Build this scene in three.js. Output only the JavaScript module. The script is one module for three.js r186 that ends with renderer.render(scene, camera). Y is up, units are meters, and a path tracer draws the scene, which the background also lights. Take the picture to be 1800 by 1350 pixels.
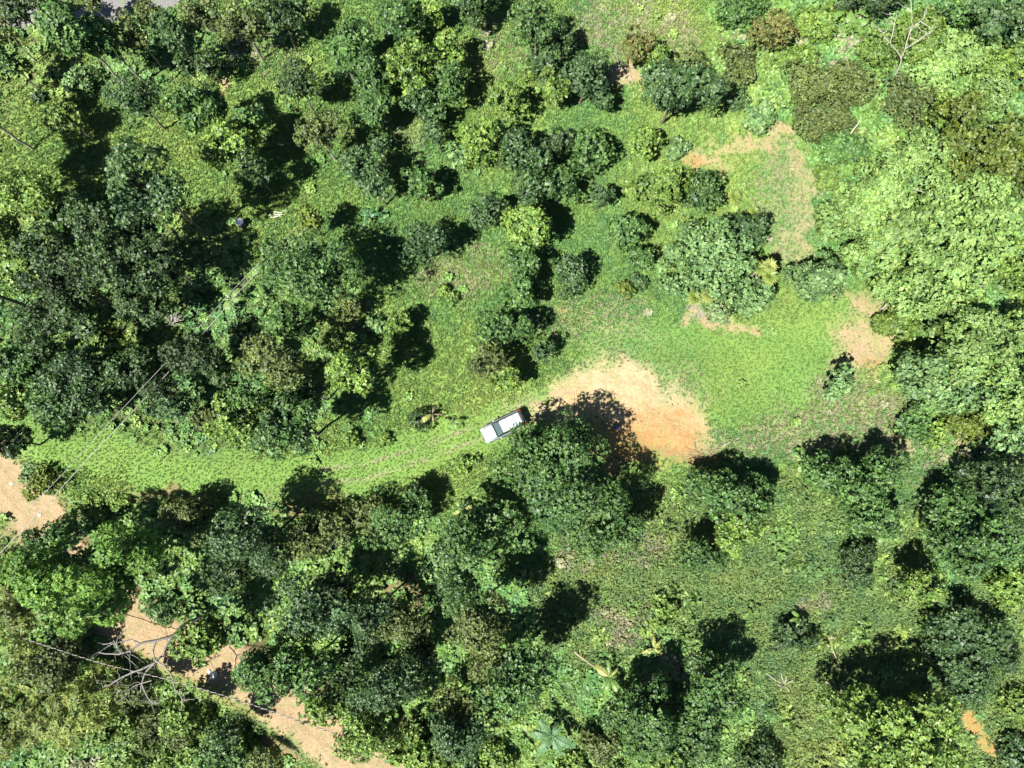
import * as THREE from 'three';
import { RoundedBoxGeometry } from 'three/addons/geometries/RoundedBoxGeometry.js';
import { mergeGeometries } from 'three/addons/utils/BufferGeometryUtils.js';

// ------------------------------------------------------------------ camera, sky, sun, exposure
const scene = new THREE.Scene();
const camera = new THREE.PerspectiveCamera(56.7, 4 / 3, 0.5, 6000);
const CAM = new THREE.Vector3(0, 77, 9.45);                 // a drone 77 m above the parked car, tipped 7 degrees
camera.position.copy(CAM); camera.up.set(0, 0, -1); camera.lookAt(0, 0, 0);
const sunDir = new THREE.Vector3(-0.74 * 0.64, 1, 0.67 * 0.64).normalize();
{ // a deep clear sky: blue overhead, paler to the horizon, bright round the sun
  const w = 512, h = 256, d = new Float32Array(w * h * 4), v = new THREE.Vector3();
  for (let y = 0; y < h; y++) for (let x = 0; x < w; x++) {
    const el = (y + 0.5) / h * Math.PI - Math.PI / 2, az = ((x + 0.5) / w - 0.5) * 2 * Math.PI; v.set(Math.cos(el) * Math.cos(az), Math.sin(el), Math.cos(el) * Math.sin(az));
    const t = Math.pow(1 - Math.max(0, v.y), 3), c = Math.max(0, v.dot(sunDir)), g = 0.10 * Math.pow(c, 12) + 0.35 * Math.pow(c, 160), i = (y * w + x) * 4;
    d[i] = 0.036 + 0.10 * t + g; d[i + 1] = 0.066 + 0.10 * t + g * 0.96; d[i + 2] = 0.135 + 0.08 * t + g * 0.88; d[i + 3] = 1;
  }
  const t = new THREE.DataTexture(d, w, h, THREE.RGBAFormat, THREE.FloatType); t.mapping = THREE.EquirectangularReflectionMapping; t.magFilter = t.minFilter = THREE.LinearFilter; t.needsUpdate = true;
  scene.background = t; scene.environment = t;
}
const sun = new THREE.DirectionalLight(new THREE.Color(1, 0.96, 0.88), 5);
sun.position.copy(sunDir).multiplyScalar(160); sun.castShadow = true; sun.name = 'sun';
sun.shadow.mapSize.set(4096, 4096);
Object.assign(sun.shadow.camera, { left: -80, right: 80, top: 80, bottom: -80, near: 10, far: 320 });
scene.add(sun, sun.target);
const renderer = new THREE.WebGLRenderer({ antialias: true });
renderer.setSize(1024, 768);
renderer.toneMapping = THREE.LinearToneMapping;
renderer.toneMappingExposure = 2.7;
renderer.shadowMap.enabled = true;

// ------------------------------------------------------------------ small tools
const clamp = (x, a = 0, b = 1) => Math.min(b, Math.max(a, x));
const lerp = (a, b, t) => a + (b - a) * t;
const sstep = (a, b, x) => { const t = clamp((x - a) / (b - a)); return t * t * (3 - 2 * t); };
function rng(seed) { let a = (seed * 2654435761) >>> 0; return () => { a = (a + 0x6D2B79F5) | 0; let t = Math.imul(a ^ (a >>> 15), 1 | a); t = (t + Math.imul(t ^ (t >>> 7), 61 | t)) ^ t; return ((t ^ (t >>> 14)) >>> 0) / 4294967296; }; }
const PERM = new Float32Array(65536); { const r = rng(77); for (let i = 0; i < 65536; i++) PERM[i] = r(); }
function noise(x, y) {                                       // value noise, 0..1
  const xi = Math.floor(x), yi = Math.floor(y); let fx = x - xi, fy = y - yi;
  fx = fx * fx * (3 - 2 * fx); fy = fy * fy * (3 - 2 * fy);
  const a = (xi & 255) | ((yi & 255) << 8), b = ((xi + 1) & 255) | ((yi & 255) << 8), c = (xi & 255) | (((yi + 1) & 255) << 8), d = ((xi + 1) & 255) | (((yi + 1) & 255) << 8);
  const p = PERM[a] + (PERM[b] - PERM[a]) * fx, q = PERM[c] + (PERM[d] - PERM[c]) * fx;
  return p + (q - p) * fy;
}
const fbm = (x, y, o = 4) => { let s = 0, a = 0.5, n = 0; for (let i = 0; i < o; i++) { s += a * noise(x, y); n += a; a *= 0.5; x = x * 2.03 + 17.1; y = y * 2.03 + 9.7; } return s / n; };
const V3 = (x, y, z) => new THREE.Vector3(x, y, z);

// map coordinates: a survey of the place read off the photograph (1800 x 1350), turned into metres on the ground
const FW = CAM.clone().negate().normalize(), RT = V3(1, 0, 0), UP = V3().crossVectors(RT, FW);
const FOC = 675 / Math.tan(56.7 / 2 * Math.PI / 180);
function rayDir(px, py) { return FW.clone().addScaledVector(RT, (px - 900) / FOC).addScaledVector(UP, -(py - 675) / FOC); }
function onLevel(px, py, y) { const d = rayDir(px, py); const t = (y - CAM.y) / d.y; return V3(CAM.x + d.x * t, y, CAM.z + d.z * t); }
function spot(px, py, h = 0) { const d = rayDir(px, py); let y = 0, p; for (let i = 0; i < 9; i++) { const t = (y + h - CAM.y) / d.y; p = V3(CAM.x + d.x * t, y, CAM.z + d.z * t); y = ground(p.x, p.z); } p.y = y; return p; }
const PXM = 1 / 16.2;

// ------------------------------------------------------------------ terrain
const lineXZ = (pts, y) => pts.map(([a, b]) => { const p = onLevel(a, b, y); return [p.x, p.z]; });
function distLine(x, z, L) { let best = 1e9; for (let i = 0; i < L.length - 1; i++) { const [ax, az] = L[i], [bx, bz] = L[i + 1]; const ux = bx - ax, uz = bz - az; const t = clamp(((x - ax) * ux + (z - az) * uz) / (ux * ux + uz * uz)); const dx = x - ax - ux * t, dz = z - az - uz * t; const d = dx * dx + dz * dz; if (d < best) best = d; } return Math.sqrt(best); }
const ROAD = lineXZ([[-420, 470], [-140, 690], [10, 850], [60, 910], [120, 1000], [200, 1075], [290, 1125], [385, 1165], [470, 1215], [545, 1275], [640, 1345], [800, 1440], [1300, 1800]], -3.2);
const TRACK = lineXZ([[-300, 650], [0, 742], [120, 790], [220, 805], [330, 818], [450, 838], [560, 838], [640, 826], [720, 802], [800, 772], [885, 748], [960, 716], [1060, 680]], 0);
const GREYROAD = lineXZ([[-300, 10], [-20, 22], [60, 22], [200, 14], [280, 2], [340, -16], [600, -110]], 3);
const CLEAR = (() => { const p = onLevel(1110, 720, 0); return [p.x, p.z]; })();
const SCARP = (() => { const a = onLevel(1150, 800, 0), b = onLevel(1040, 800, 0), c = onLevel(1270, 800, 0); return [a.z, b.x, c.x]; })();
function ground(x, z) {
  let h = 0;
  const up = -4 - z; if (up > 0) h += 0.09 * up + 0.0006 * Math.min(up, 60) * Math.min(up, 60);
  const dn = z - 8; if (dn > 0) h -= 0.17 * Math.min(dn, 90);
  if (x < 14) h -= 2.4 * sstep(9.6, 14, z) * sstep(14, 2, x);
  h += (fbm(x * 0.045 + 40, z * 0.045 + 12, 3) - 0.5) * 2.6;
  const flatT = sstep(5.5, 2.0, distLine(x, z, TRACK)); h = lerp(h, 0.0, flatT);
  const cx = (x - CLEAR[0]) / 9.5, cz = (z - CLEAR[1]) / 5.5; h = lerp(h, 0, sstep(1.5, 0.8, Math.hypot(cx, cz)));
  const dr = distLine(x, z, ROAD); if (dr < 8) h = lerp(h, -3.2 - 0.02 * Math.max(0, z - 8), sstep(6.5, 2.2, dr));
  const dg = distLine(x, z, GREYROAD); if (dg < 8) h = lerp(h, 3.0, sstep(7, 3, dg));
  h -= 1.6 * sstep(SCARP[0] - 1.2, SCARP[0] + 0.5, z + Math.sin(x * 0.9) * 0.3) * sstep(SCARP[0] + 12, SCARP[0] + 4, z) * sstep(SCARP[1] - 3, SCARP[1], x) * sstep(SCARP[2] + 3, SCARP[2], x);
  h += (fbm(x * 0.5, z * 0.5, 2) - 0.5) * 0.28;
  return h;
}
const MAPW = 156, MAPH = 117, TW = 2048, TH = 1536;          // metres and texels of the soil and sward map
const N = TW * TH;
const wx = new Float32Array(N), wz = new Float32Array(N);
for (let j = 0, i = 0; j < TH; j++) for (let k = 0; k < TW; k++, i++) {
  const x = (k / TW - 0.5) * MAPW, z = (j / TH - 0.5) * MAPH;
  wx[i] = (noise(x * 0.55, z * 0.55) - 0.5) * 2.4 + (noise(x * 2.1 + 7, z * 2.1) - 0.5) * 1.1 + (noise(x * 6, z * 6 + 3) - 0.5) * 0.5;
  wz[i] = (noise(x * 0.55 + 90, z * 0.55) - 0.5) * 2.4 + (noise(x * 2.1 + 57, z * 2.1) - 0.5) * 1.1 + (noise(x * 6 + 31, z * 6) - 0.5) * 0.5;
}
const W = { cream: new Float32Array(N), tan: new Float32Array(N), orange: new Float32Array(N), dry: new Float32Array(N), grey: new Float32Array(N), red: new Float32Array(N), lawn: new Float32Array(N), litter: new Float32Array(N), tall: new Float32Array(N), weed: new Float32Array(N), rut: new Float32Array(N) };
function each(x0, x1, z0, z1, fn) {
  const k0 = Math.max(0, Math.floor((x0 / MAPW + 0.5) * TW)), k1 = Math.min(TW - 1, Math.ceil((x1 / MAPW + 0.5) * TW));
  const j0 = Math.max(0, Math.floor((z0 / MAPH + 0.5) * TH)), j1 = Math.min(TH - 1, Math.ceil((z1 / MAPH + 0.5) * TH));
  for (let j = j0; j <= j1; j++) for (let k = k0; k <= k1; k++) { const i = j * TW + k; fn(i, (k / TW - 0.5) * MAPW, (j / TH - 0.5) * MAPH); }
}
function zone(layer, pts, soft = 0.8, amount = 1, warp = 1) {   // a patch outlined on the survey, its rim broken up
  const P = pts.map(([a, b]) => { const p = spot(a, b); return [p.x, p.z]; });
  let x0 = 1e9, x1 = -1e9, z0 = 1e9, z1 = -1e9; for (const [x, z] of P) { x0 = Math.min(x0, x); x1 = Math.max(x1, x); z0 = Math.min(z0, z); z1 = Math.max(z1, z); }
  const A = W[layer], m = 4;
  each(x0 - m, x1 + m, z0 - m, z1 + m, (i, x, z) => {
    x += wx[i] * warp; z += wz[i] * warp; let inside = false, d = 1e9;
    for (let a = 0, b = P.length - 1; a < P.length; b = a++) {
      const [ax, az] = P[a], [bx, bz] = P[b];
      if ((az > z) !== (bz > z) && x < (bx - ax) * (z - az) / (bz - az) + ax) inside = !inside;
      const ux = bx - ax, uz = bz - az, t = clamp(((x - ax) * ux + (z - az) * uz) / (ux * ux + uz * uz)); const dx = x - ax - ux * t, dz = z - az - uz * t; d = Math.min(d, dx * dx + dz * dz);
    }
    d = Math.sqrt(d) * (inside ? -1 : 1); A[i] = Math.max(A[i], amount * sstep(soft, -soft, d));
  });
}
const blob = (layer, px, py, rx, ry, soft = 0.8, amount = 1, warp = 1) => zone(layer, Array.from({ length: 12 }, (_, k) => [px + rx * Math.cos(k * Math.PI / 6), py + ry * Math.sin(k * Math.PI / 6)]), soft, amount, warp);
function strip(layer, L, half, soft, amount = 1, warp = 0.6) { const A = W[layer]; let x0 = 1e9, x1 = -1e9, z0 = 1e9, z1 = -1e9; for (const [x, z] of L) { x0 = Math.min(x0, x); x1 = Math.max(x1, x); z0 = Math.min(z0, z); z1 = Math.max(z1, z); } each(x0 - 8, x1 + 8, z0 - 8, z1 + 8, (i, x, z) => { const d = distLine(x + wx[i] * warp, z + wz[i] * warp, L); if (d < half + soft) A[i] = Math.max(A[i], amount * sstep(half + soft, half - soft, d)); }); }
const lineOn = pts => pts.map(([a, b]) => { const p = spot(a, b); return [p.x, p.z]; });
strip('tan', ROAD, 2.7, 0.7);
function offset(L, d) { return L.map(([x, z], i) => { const a = L[Math.max(0, i - 1)], b = L[Math.min(L.length - 1, i + 1)], l = Math.hypot(b[0] - a[0], b[1] - a[1]) || 1; return [x - (b[1] - a[1]) / l * d, z + (b[0] - a[0]) / l * d]; }); }
for (const d of [-0.8, 0.8]) strip('rut', offset(ROAD, d), 0.16, 0.3, 0.6, 0.25);
for (const d of [-0.75, 0.75]) { strip('rut', offset(lineOn([[925, 730], [985, 700], [1050, 680], [1110, 684], [1160, 712], [1200, 750]]), d), 0.1, 0.26, 0.5, 0.35); strip('rut', offset(lineOn([[930, 726], [1000, 705], [1060, 712], [1110, 740], [1140, 775]]), d), 0.1, 0.26, 0.45, 0.35); }
blob('rut', 1200, 795, 44, 9, 0.8, 0.7, 1.2); blob('rut', 1120, 800, 50, 9, 0.8, 0.5, 1.2);
strip('red', ROAD, 4.2, 1.6, 0.75);
strip('grey', GREYROAD, 1.5, 0.9, 1, 1.2);
strip('lawn', TRACK, 2.3, 0.6);
for (const off of [-13, 13]) strip('dry', lineOn([[560, 838 + off], [640, 828 + off], [720, 804 + off], [790, 778 + off], [860, 752 + off], [930, 728 + off], [985, 700 + off]]), 0.2, 0.3, 0.85, 0.05);
zone('cream', [[935, 718], [985, 672], [1030, 642], [1090, 636], [1140, 648], [1180, 682], [1215, 716], [1246, 752], [1250, 782], [1190, 790], [1120, 760], [1060, 735], [1000, 735], [955, 738]], 1.9, 1, 0.8);
zone('orange', [[1050, 740], [1090, 715], [1150, 705], [1195, 735], [1240, 775], [1245, 800], [1190, 812], [1130, 815], [1075, 812], [1045, 780]], 2.2, 1, 1.2);
zone('orange', [[985, 700], [1040, 690], [1080, 700], [1060, 735], [1000, 735]], 1.2, 0.45);
blob('dry', 960, 715, 70, 26, 1.4, 0.7);
strip('tan', lineOn([[1385, 228], [1420, 280], [1425, 340], [1418, 400], [1405, 450], [1450, 500], [1515, 545]]), 0.7, 1.4, 0.5, 1.2);
strip('dry', lineOn([[1500, 640], [1450, 690], [1380, 745], [1290, 785]]), 1.4, 2.2, 0.7, 1.3);
blob('dry', 1150, 690, 90, 55, 2.6, 0.5, 1.5);
zone('tan', [[1498, 525], [1545, 520], [1562, 580], [1560, 630], [1520, 660], [1468, 642], [1474, 600], [1490, 560]], 2.0, 0.9, 1.3);
blob('orange', 1535, 640, 26, 14, 0.6, 0.7);
zone('dry', [[1440, 690], [1520, 670], [1600, 680], [1620, 740], [1600, 800], [1480, 800], [1340, 800], [1260, 790], [1330, 750]], 1.3, 0.8);
zone('tan', [[1210, 290], [1260, 260], [1330, 232], [1385, 215], [1395, 240], [1330, 256], [1270, 280], [1225, 302]], 1.1, 0.9, 1.2);
blob('orange', 1232, 288, 22, 10, 0.5, 0.8);
zone('dry', [[1330, 250], [1400, 235], [1440, 290], [1440, 400], [1425, 450], [1380, 440], [1330, 400], [1320, 320]], 1.4, 0.55);
zone('tan', [[1395, 265], [1435, 270], [1428, 330], [1425, 430], [1385, 450], [1400, 380], [1412, 320]], 1.8, 0.6, 1.3);
zone('tan', [[1060, 128], [1095, 105], [1130, 112], [1140, 135], [1110, 150], [1070, 150]], 0.6, 0.95);
blob('dry', 1070, 50, 60, 55, 1.6, 0.75); blob('dry', 1180, 60, 40, 40, 1.6, 0.7); blob('dry', 1480, 70, 70, 40, 2, 0.5); blob('dry', 1280, 80, 30, 30, 1.4, 0.5);
zone('tan', [[1210, 545], [1260, 540], [1330, 565], [1320, 580], [1250, 575], [1205, 568]], 0.7, 0.85);
blob('tan', 1440, 790, 40, 14, 1, 0.4); blob('tan', 1590, 770, 25, 22, 1, 0.7); blob('tan', 1680, 775, 22, 25, 1, 0.6); blob('tan', 1740, 720, 20, 10, 1, 0.3);
zone('tan', [[388, 140], [402, 122], [412, 150], [402, 176], [392, 165]], 0.4, 0.9);
zone('orange', [[1670, 1244], [1702, 1244], [1744, 1284], [1766, 1330], [1756, 1356], [1716, 1318], [1692, 1278]], 0.6, 1, 0.5);
blob('orange', 1680, 1060, 12, 8, 0.5, 0.6); blob('orange', 1640, 855, 14, 8, 0.5, 0.6); blob('orange', 985, 545, 10, 6, 0.4, 0.7); blob('orange', 1000, 525, 10, 6, 0.4, 0.6); blob('orange', 1285, 85, 8, 8, 0.4, 0.7);
blob('red', 150, 1060, 40, 24, 1, 0.9); blob('red', 300, 872, 80, 18, 1.0, 0.7); blob('red', 520, 886, 120, 16, 1.0, 0.6); blob('red', 720, 1040, 45, 40, 1.2, 0.8); blob('red', 480, 1320, 90, 30, 1.5, 0.9);
blob('dry', 800, 480, 70, 45, 2.2, 0.6); blob('dry', 1040, 560, 90, 35, 2.2, 0.5); blob('dry', 1090, 590, 60, 30, 2, 0.4); blob('dry', 690, 300, 70, 20, 2, 0.3); blob('dry', 720, 230, 30, 40, 1.6, 0.5); blob('dry', 870, 90, 40, 50, 2, 0.4); blob('dry', 470, 95, 60, 30, 2, 0.4);
blob('dry', 1090, 1100, 40, 35, 1.2, 0.8); blob('dry', 1020, 975, 50, 18, 1.2, 0.6); blob('dry', 1120, 965, 50, 22, 1.4, 0.5); blob('dry', 1170, 1170, 50, 28, 1.4, 0.6); blob('dry', 1430, 1060, 30, 20, 1, 0.6); blob('dry', 610, 590, 30, 60, 1.6, 0.5); blob('dry', 1680, 800, 120, 40, 2, 0.5); blob('dry', 150, 1345, 60, 14, 0.8, 0.9);
zone('lawn', [[1110, 560], [1330, 570], [1480, 530], [1480, 620], [1420, 700], [1320, 740], [1260, 750], [1200, 690], [1130, 630], [1010, 630], [1000, 600]], 2, 0.8);
zone('tall', [[1010, 930], [1150, 880], [1400, 860], [1560, 880], [1800, 820], [1830, 1400], [1000, 1400], [900, 1100]], 3, 1);
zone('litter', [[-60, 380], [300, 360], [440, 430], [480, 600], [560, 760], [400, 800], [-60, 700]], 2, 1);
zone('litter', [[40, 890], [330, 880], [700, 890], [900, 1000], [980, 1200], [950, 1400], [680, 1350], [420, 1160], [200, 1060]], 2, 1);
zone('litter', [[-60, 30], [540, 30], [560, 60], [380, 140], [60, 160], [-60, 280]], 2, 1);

zone('weed', [[1250, -40], [1850, -40], [1850, 820], [1640, 800], [1570, 640], [1560, 520], [1450, 460], [1440, 300], [1390, 220], [1300, 240], [1250, 120]], 1.5, 1);
zone('weed', [[-60, 960], [60, 980], [180, 1110], [330, 1210], [470, 1290], [520, 1400], [-60, 1400]], 1.2, 1);
zone('weed', [[-60, 360], [300, 340], [440, 420], [560, 560], [600, 700], [560, 790], [330, 780], [-60, 700]], 2, 0.5);
zone('weed', [[-60, 0], [540, 0], [520, 60], [390, 140], [60, 150], [-60, 150]], 2, 0.5);
zone('weed', [[60, 890], [330, 880], [700, 880], [900, 1000], [1000, 1200], [1000, 1400], [680, 1350], [420, 1160], [200, 1060]], 1.5, 0.9);
zone('weed', [[1000, 1180], [1300, 1100], [1330, 1400], [1000, 1400]], 1.5, 0.8);
zone('weed', [[1600, 860], [1850, 820], [1850, 1010], [1640, 1040]], 1.5, 0.6);

const soil = new Uint8Array(N * 4);
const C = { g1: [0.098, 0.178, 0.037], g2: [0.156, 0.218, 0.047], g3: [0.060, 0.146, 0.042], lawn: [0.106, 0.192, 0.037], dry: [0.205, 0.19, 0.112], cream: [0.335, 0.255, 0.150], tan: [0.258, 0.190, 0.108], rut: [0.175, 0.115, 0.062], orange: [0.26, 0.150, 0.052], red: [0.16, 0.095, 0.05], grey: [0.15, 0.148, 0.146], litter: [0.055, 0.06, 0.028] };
const toS = v => { v = clamp(v); return 255 * (v <= 0.0031308 ? v * 12.92 : 1.055 * Math.pow(v, 1 / 2.4) - 0.055); };
const LUT = new Uint8Array(4096); for (let i = 0; i < 4096; i++) LUT[i] = toS(i / 4095);
function swardTone(x, z) { return [fbm(x * 0.11 + 3, z * 0.11 + 8, 3), fbm(x * 0.7 + 50, z * 0.7, 3)]; }
for (let j = 0, i = 0; j < TH; j++) for (let k = 0; k < TW; k++, i++) {
  const x = (k / TW - 0.5) * MAPW, z = (j / TH - 0.5) * MAPH;
  const a = noise(x * 0.12 + 3, z * 0.12 + 8) * 0.6 + noise(x * 0.4, z * 0.4 + 40) * 0.4, b = noise(x * 1.3 + 50, z * 1.3) * 0.55 + noise(x * 3.7, z * 3.7 + 5) * 0.45, f = PERM[(i * 7919 + (i >> 11) * 104729) & 65535];
  let c0, c1, c2; const t = clamp((a - 0.5) * 2.2 + (b - 0.5) * 1.2, -1, 1);
  const T = t > 0 ? C.g2 : C.g3, m = Math.abs(t);
  c0 = lerp(C.g1[0], T[0], m); c1 = lerp(C.g1[1], T[1], m); c2 = lerp(C.g1[2], T[2], m);
  const mix = (col, w) => { c0 = lerp(c0, col[0], w); c1 = lerp(c1, col[1], w); c2 = lerp(c2, col[2], w); };
  const brk = clamp(0.5 + (b - 0.5) * 2.6);
  if (W.lawn[i]) mix(C.lawn, W.lawn[i] * 0.7);
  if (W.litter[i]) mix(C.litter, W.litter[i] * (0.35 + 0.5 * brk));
  if (W.dry[i]) mix(C.dry, W.dry[i] * brk);
  if (W.red[i]) mix(C.red, W.red[i] * (0.4 + 0.6 * brk));
  if (W.tan[i]) mix(C.tan, clamp(W.tan[i] * (0.7 + 0.5 * brk)));
  if (W.grey[i]) mix(C.grey, W.grey[i]);
  if (W.cream[i]) mix(C.cream, clamp(W.cream[i] * (0.65 + 0.6 * brk)));
  if (W.orange[i]) mix(C.orange, W.orange[i] * (0.5 + 0.5 * brk));
  if (W.rut[i]) mix(C.rut, W.rut[i] * (0.3 + 0.7 * brk));
  const g = (0.80 + 0.40 * f) * (0.86 + 0.28 * noise(x * 8, z * 8));
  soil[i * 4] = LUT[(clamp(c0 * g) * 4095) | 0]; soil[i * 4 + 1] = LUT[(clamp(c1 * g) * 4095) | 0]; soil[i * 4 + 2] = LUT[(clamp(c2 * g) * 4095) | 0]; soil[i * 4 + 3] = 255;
}
const soilTex = new THREE.DataTexture(soil, TW, TH); soilTex.colorSpace = THREE.SRGBColorSpace; soilTex.magFilter = THREE.LinearFilter; soilTex.minFilter = THREE.LinearMipmapLinearFilter; soilTex.generateMipmaps = true; soilTex.wrapS = soilTex.wrapT = THREE.MirroredRepeatWrapping; soilTex.needsUpdate = true;
const BS = 512, bd = new Uint8Array(BS * BS * 4);
for (let j = 0; j < BS; j++) for (let k = 0; k < BS; k++) { const v = 255 * clamp(0.5 * noise(k / 4, j / 4) + 0.3 * noise(k / 1.5, j / 1.5) + 0.2 * PERM[(k * 131 + j * 7177) & 65535]); const i = (j * BS + k) * 4; bd[i] = bd[i + 1] = bd[i + 2] = v; bd[i + 3] = 255; }
const bumpTex = new THREE.DataTexture(bd, BS, BS); bumpTex.magFilter = THREE.LinearFilter; bumpTex.wrapS = bumpTex.wrapT = THREE.RepeatWrapping; bumpTex.repeat.set(8, 6); bumpTex.needsUpdate = true;
{
  const axis = (half, step) => { const a = []; for (let v = 0; v <= half; v += step) a.push(v); let s = step; while (a[a.length - 1] < 2400) { s *= 1.35; a.push(a[a.length - 1] + s); } return [...a.slice(1).reverse().map(v => -v), ...a]; };
  const X = axis(74, 0.45), Z = axis(57, 0.45), nx = X.length, nz = Z.length;
  const pos = new Float32Array(nx * nz * 3), uv = new Float32Array(nx * nz * 2), idx = new Uint32Array((nx - 1) * (nz - 1) * 6);
  for (let j = 0, i = 0; j < nz; j++) for (let k = 0; k < nx; k++, i++) { const x = X[k], z = Z[j]; pos[i * 3] = x; pos[i * 3 + 1] = ground(x, z); pos[i * 3 + 2] = z; uv[i * 2] = x / MAPW + 0.5; uv[i * 2 + 1] = z / MAPH + 0.5; }
  let q = 0; for (let j = 0; j < nz - 1; j++) for (let k = 0; k < nx - 1; k++) { const a = j * nx + k, b = a + 1, c = a + nx, d = c + 1; idx[q++] = a; idx[q++] = c; idx[q++] = b; idx[q++] = b; idx[q++] = c; idx[q++] = d; }
  const g = new THREE.BufferGeometry(); g.setAttribute('position', new THREE.BufferAttribute(pos, 3)); g.setAttribute('uv', new THREE.BufferAttribute(uv, 2)); g.setIndex(new THREE.BufferAttribute(idx, 1)); g.computeVertexNormals();
  const m = new THREE.Mesh(g, new THREE.MeshStandardMaterial({ map: soilTex, roughness: 1, bumpMap: bumpTex, bumpScale: 0.05 }));
  m.name = 'ground'; m.userData = { kind: 'structure', label: 'grassy hillside ground with bare soil patches and dirt roads', category: 'ground' }; m.receiveShadow = m.castShadow = true; scene.add(m);
}
const layerAt = (layer, x, z) => { const k = Math.floor((x / MAPW + 0.5) * TW), j = Math.floor((z / MAPH + 0.5) * TH); return k < 0 || j < 0 || k >= TW || j >= TH ? 0 : W[layer][j * TW + k]; };
const bareAt = (x, z) => { const s = l => layerAt(l, x, z); return Math.max(s('cream'), s('tan'), s('orange'), s('grey'), s('red') * 0.7); };

// ------------------------------------------------------------------ naming
const taken = new Map(), labels = new Map();
function numbered(n) { const c = taken.get(n) || 0; taken.set(n, c + 1); return c ? `${n}_${String(c).padStart(3, '0')}` : n; }
function register(o, name, label, category, group) {
  o.name = numbered(name); o.userData.label = label; o.userData.category = category; if (group) o.userData.group = group;
  if (labels.has(label)) console.log('same label twice:', label); labels.set(label, 1);
  o.traverse(c => { if (c.isMesh) { c.castShadow = c.receiveShadow = true; } });
  scene.add(o); return o;
}
function part(name, g, m, parent) { const o = new THREE.Mesh(g, m); o.name = name; parent.add(o); return o; }
const mat = (rgb, rough = 0.8, extra = {}) => { const m = new THREE.MeshStandardMaterial({ roughness: rough, ...extra }); m.color.setRGB(...rgb); return m; };

// ------------------------------------------------------------------ limbs
function limb(pts, radii, seg = 6) {                        // tapered tube through points
  const pos = [], nor = [], idx = []; const n = pts.length;
  for (let i = 0; i < n; i++) {
    const a = pts[Math.max(0, i - 1)], b = pts[Math.min(n - 1, i + 1)]; const t = b.clone().sub(a).normalize();
    const u = Math.abs(t.y) > 0.9 ? V3(1, 0, 0) : V3(0, 1, 0); const s = u.clone().cross(t).normalize(), w = t.clone().cross(s);
    for (let k = 0; k < seg; k++) { const an = k / seg * Math.PI * 2; const d = s.clone().multiplyScalar(Math.cos(an)).addScaledVector(w, Math.sin(an)); const p = pts[i].clone().addScaledVector(d, radii[i]); pos.push(p.x, p.y, p.z); nor.push(d.x, d.y, d.z); }
  }
  for (let i = 0; i < n - 1; i++) for (let k = 0; k < seg; k++) { const a = i * seg + k, b = i * seg + (k + 1) % seg, c = a + seg, d = b + seg; idx.push(a, b, c, b, d, c); }
  for (const [r, f] of [[0, 1], [n - 1, 0]]) for (let k = 1; k < seg - 1; k++) idx.push(r * seg, r * seg + (f ? k + 1 : k), r * seg + (f ? k : k + 1));
  const g = new THREE.BufferGeometry(); g.setAttribute('position', new THREE.Float32BufferAttribute(pos, 3)); g.setAttribute('normal', new THREE.Float32BufferAttribute(nor, 3)); g.setIndex(idx); return g;
}
function wander(a, b, n, amp, r) { const out = []; for (let i = 0; i <= n; i++) { const t = i / n, e = Math.sin(t * Math.PI) * amp; out.push(a.clone().lerp(b, t).add(V3((r() - 0.5) * e, (r() - 0.5) * e * 0.5, (r() - 0.5) * e))); } return out; }

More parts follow.
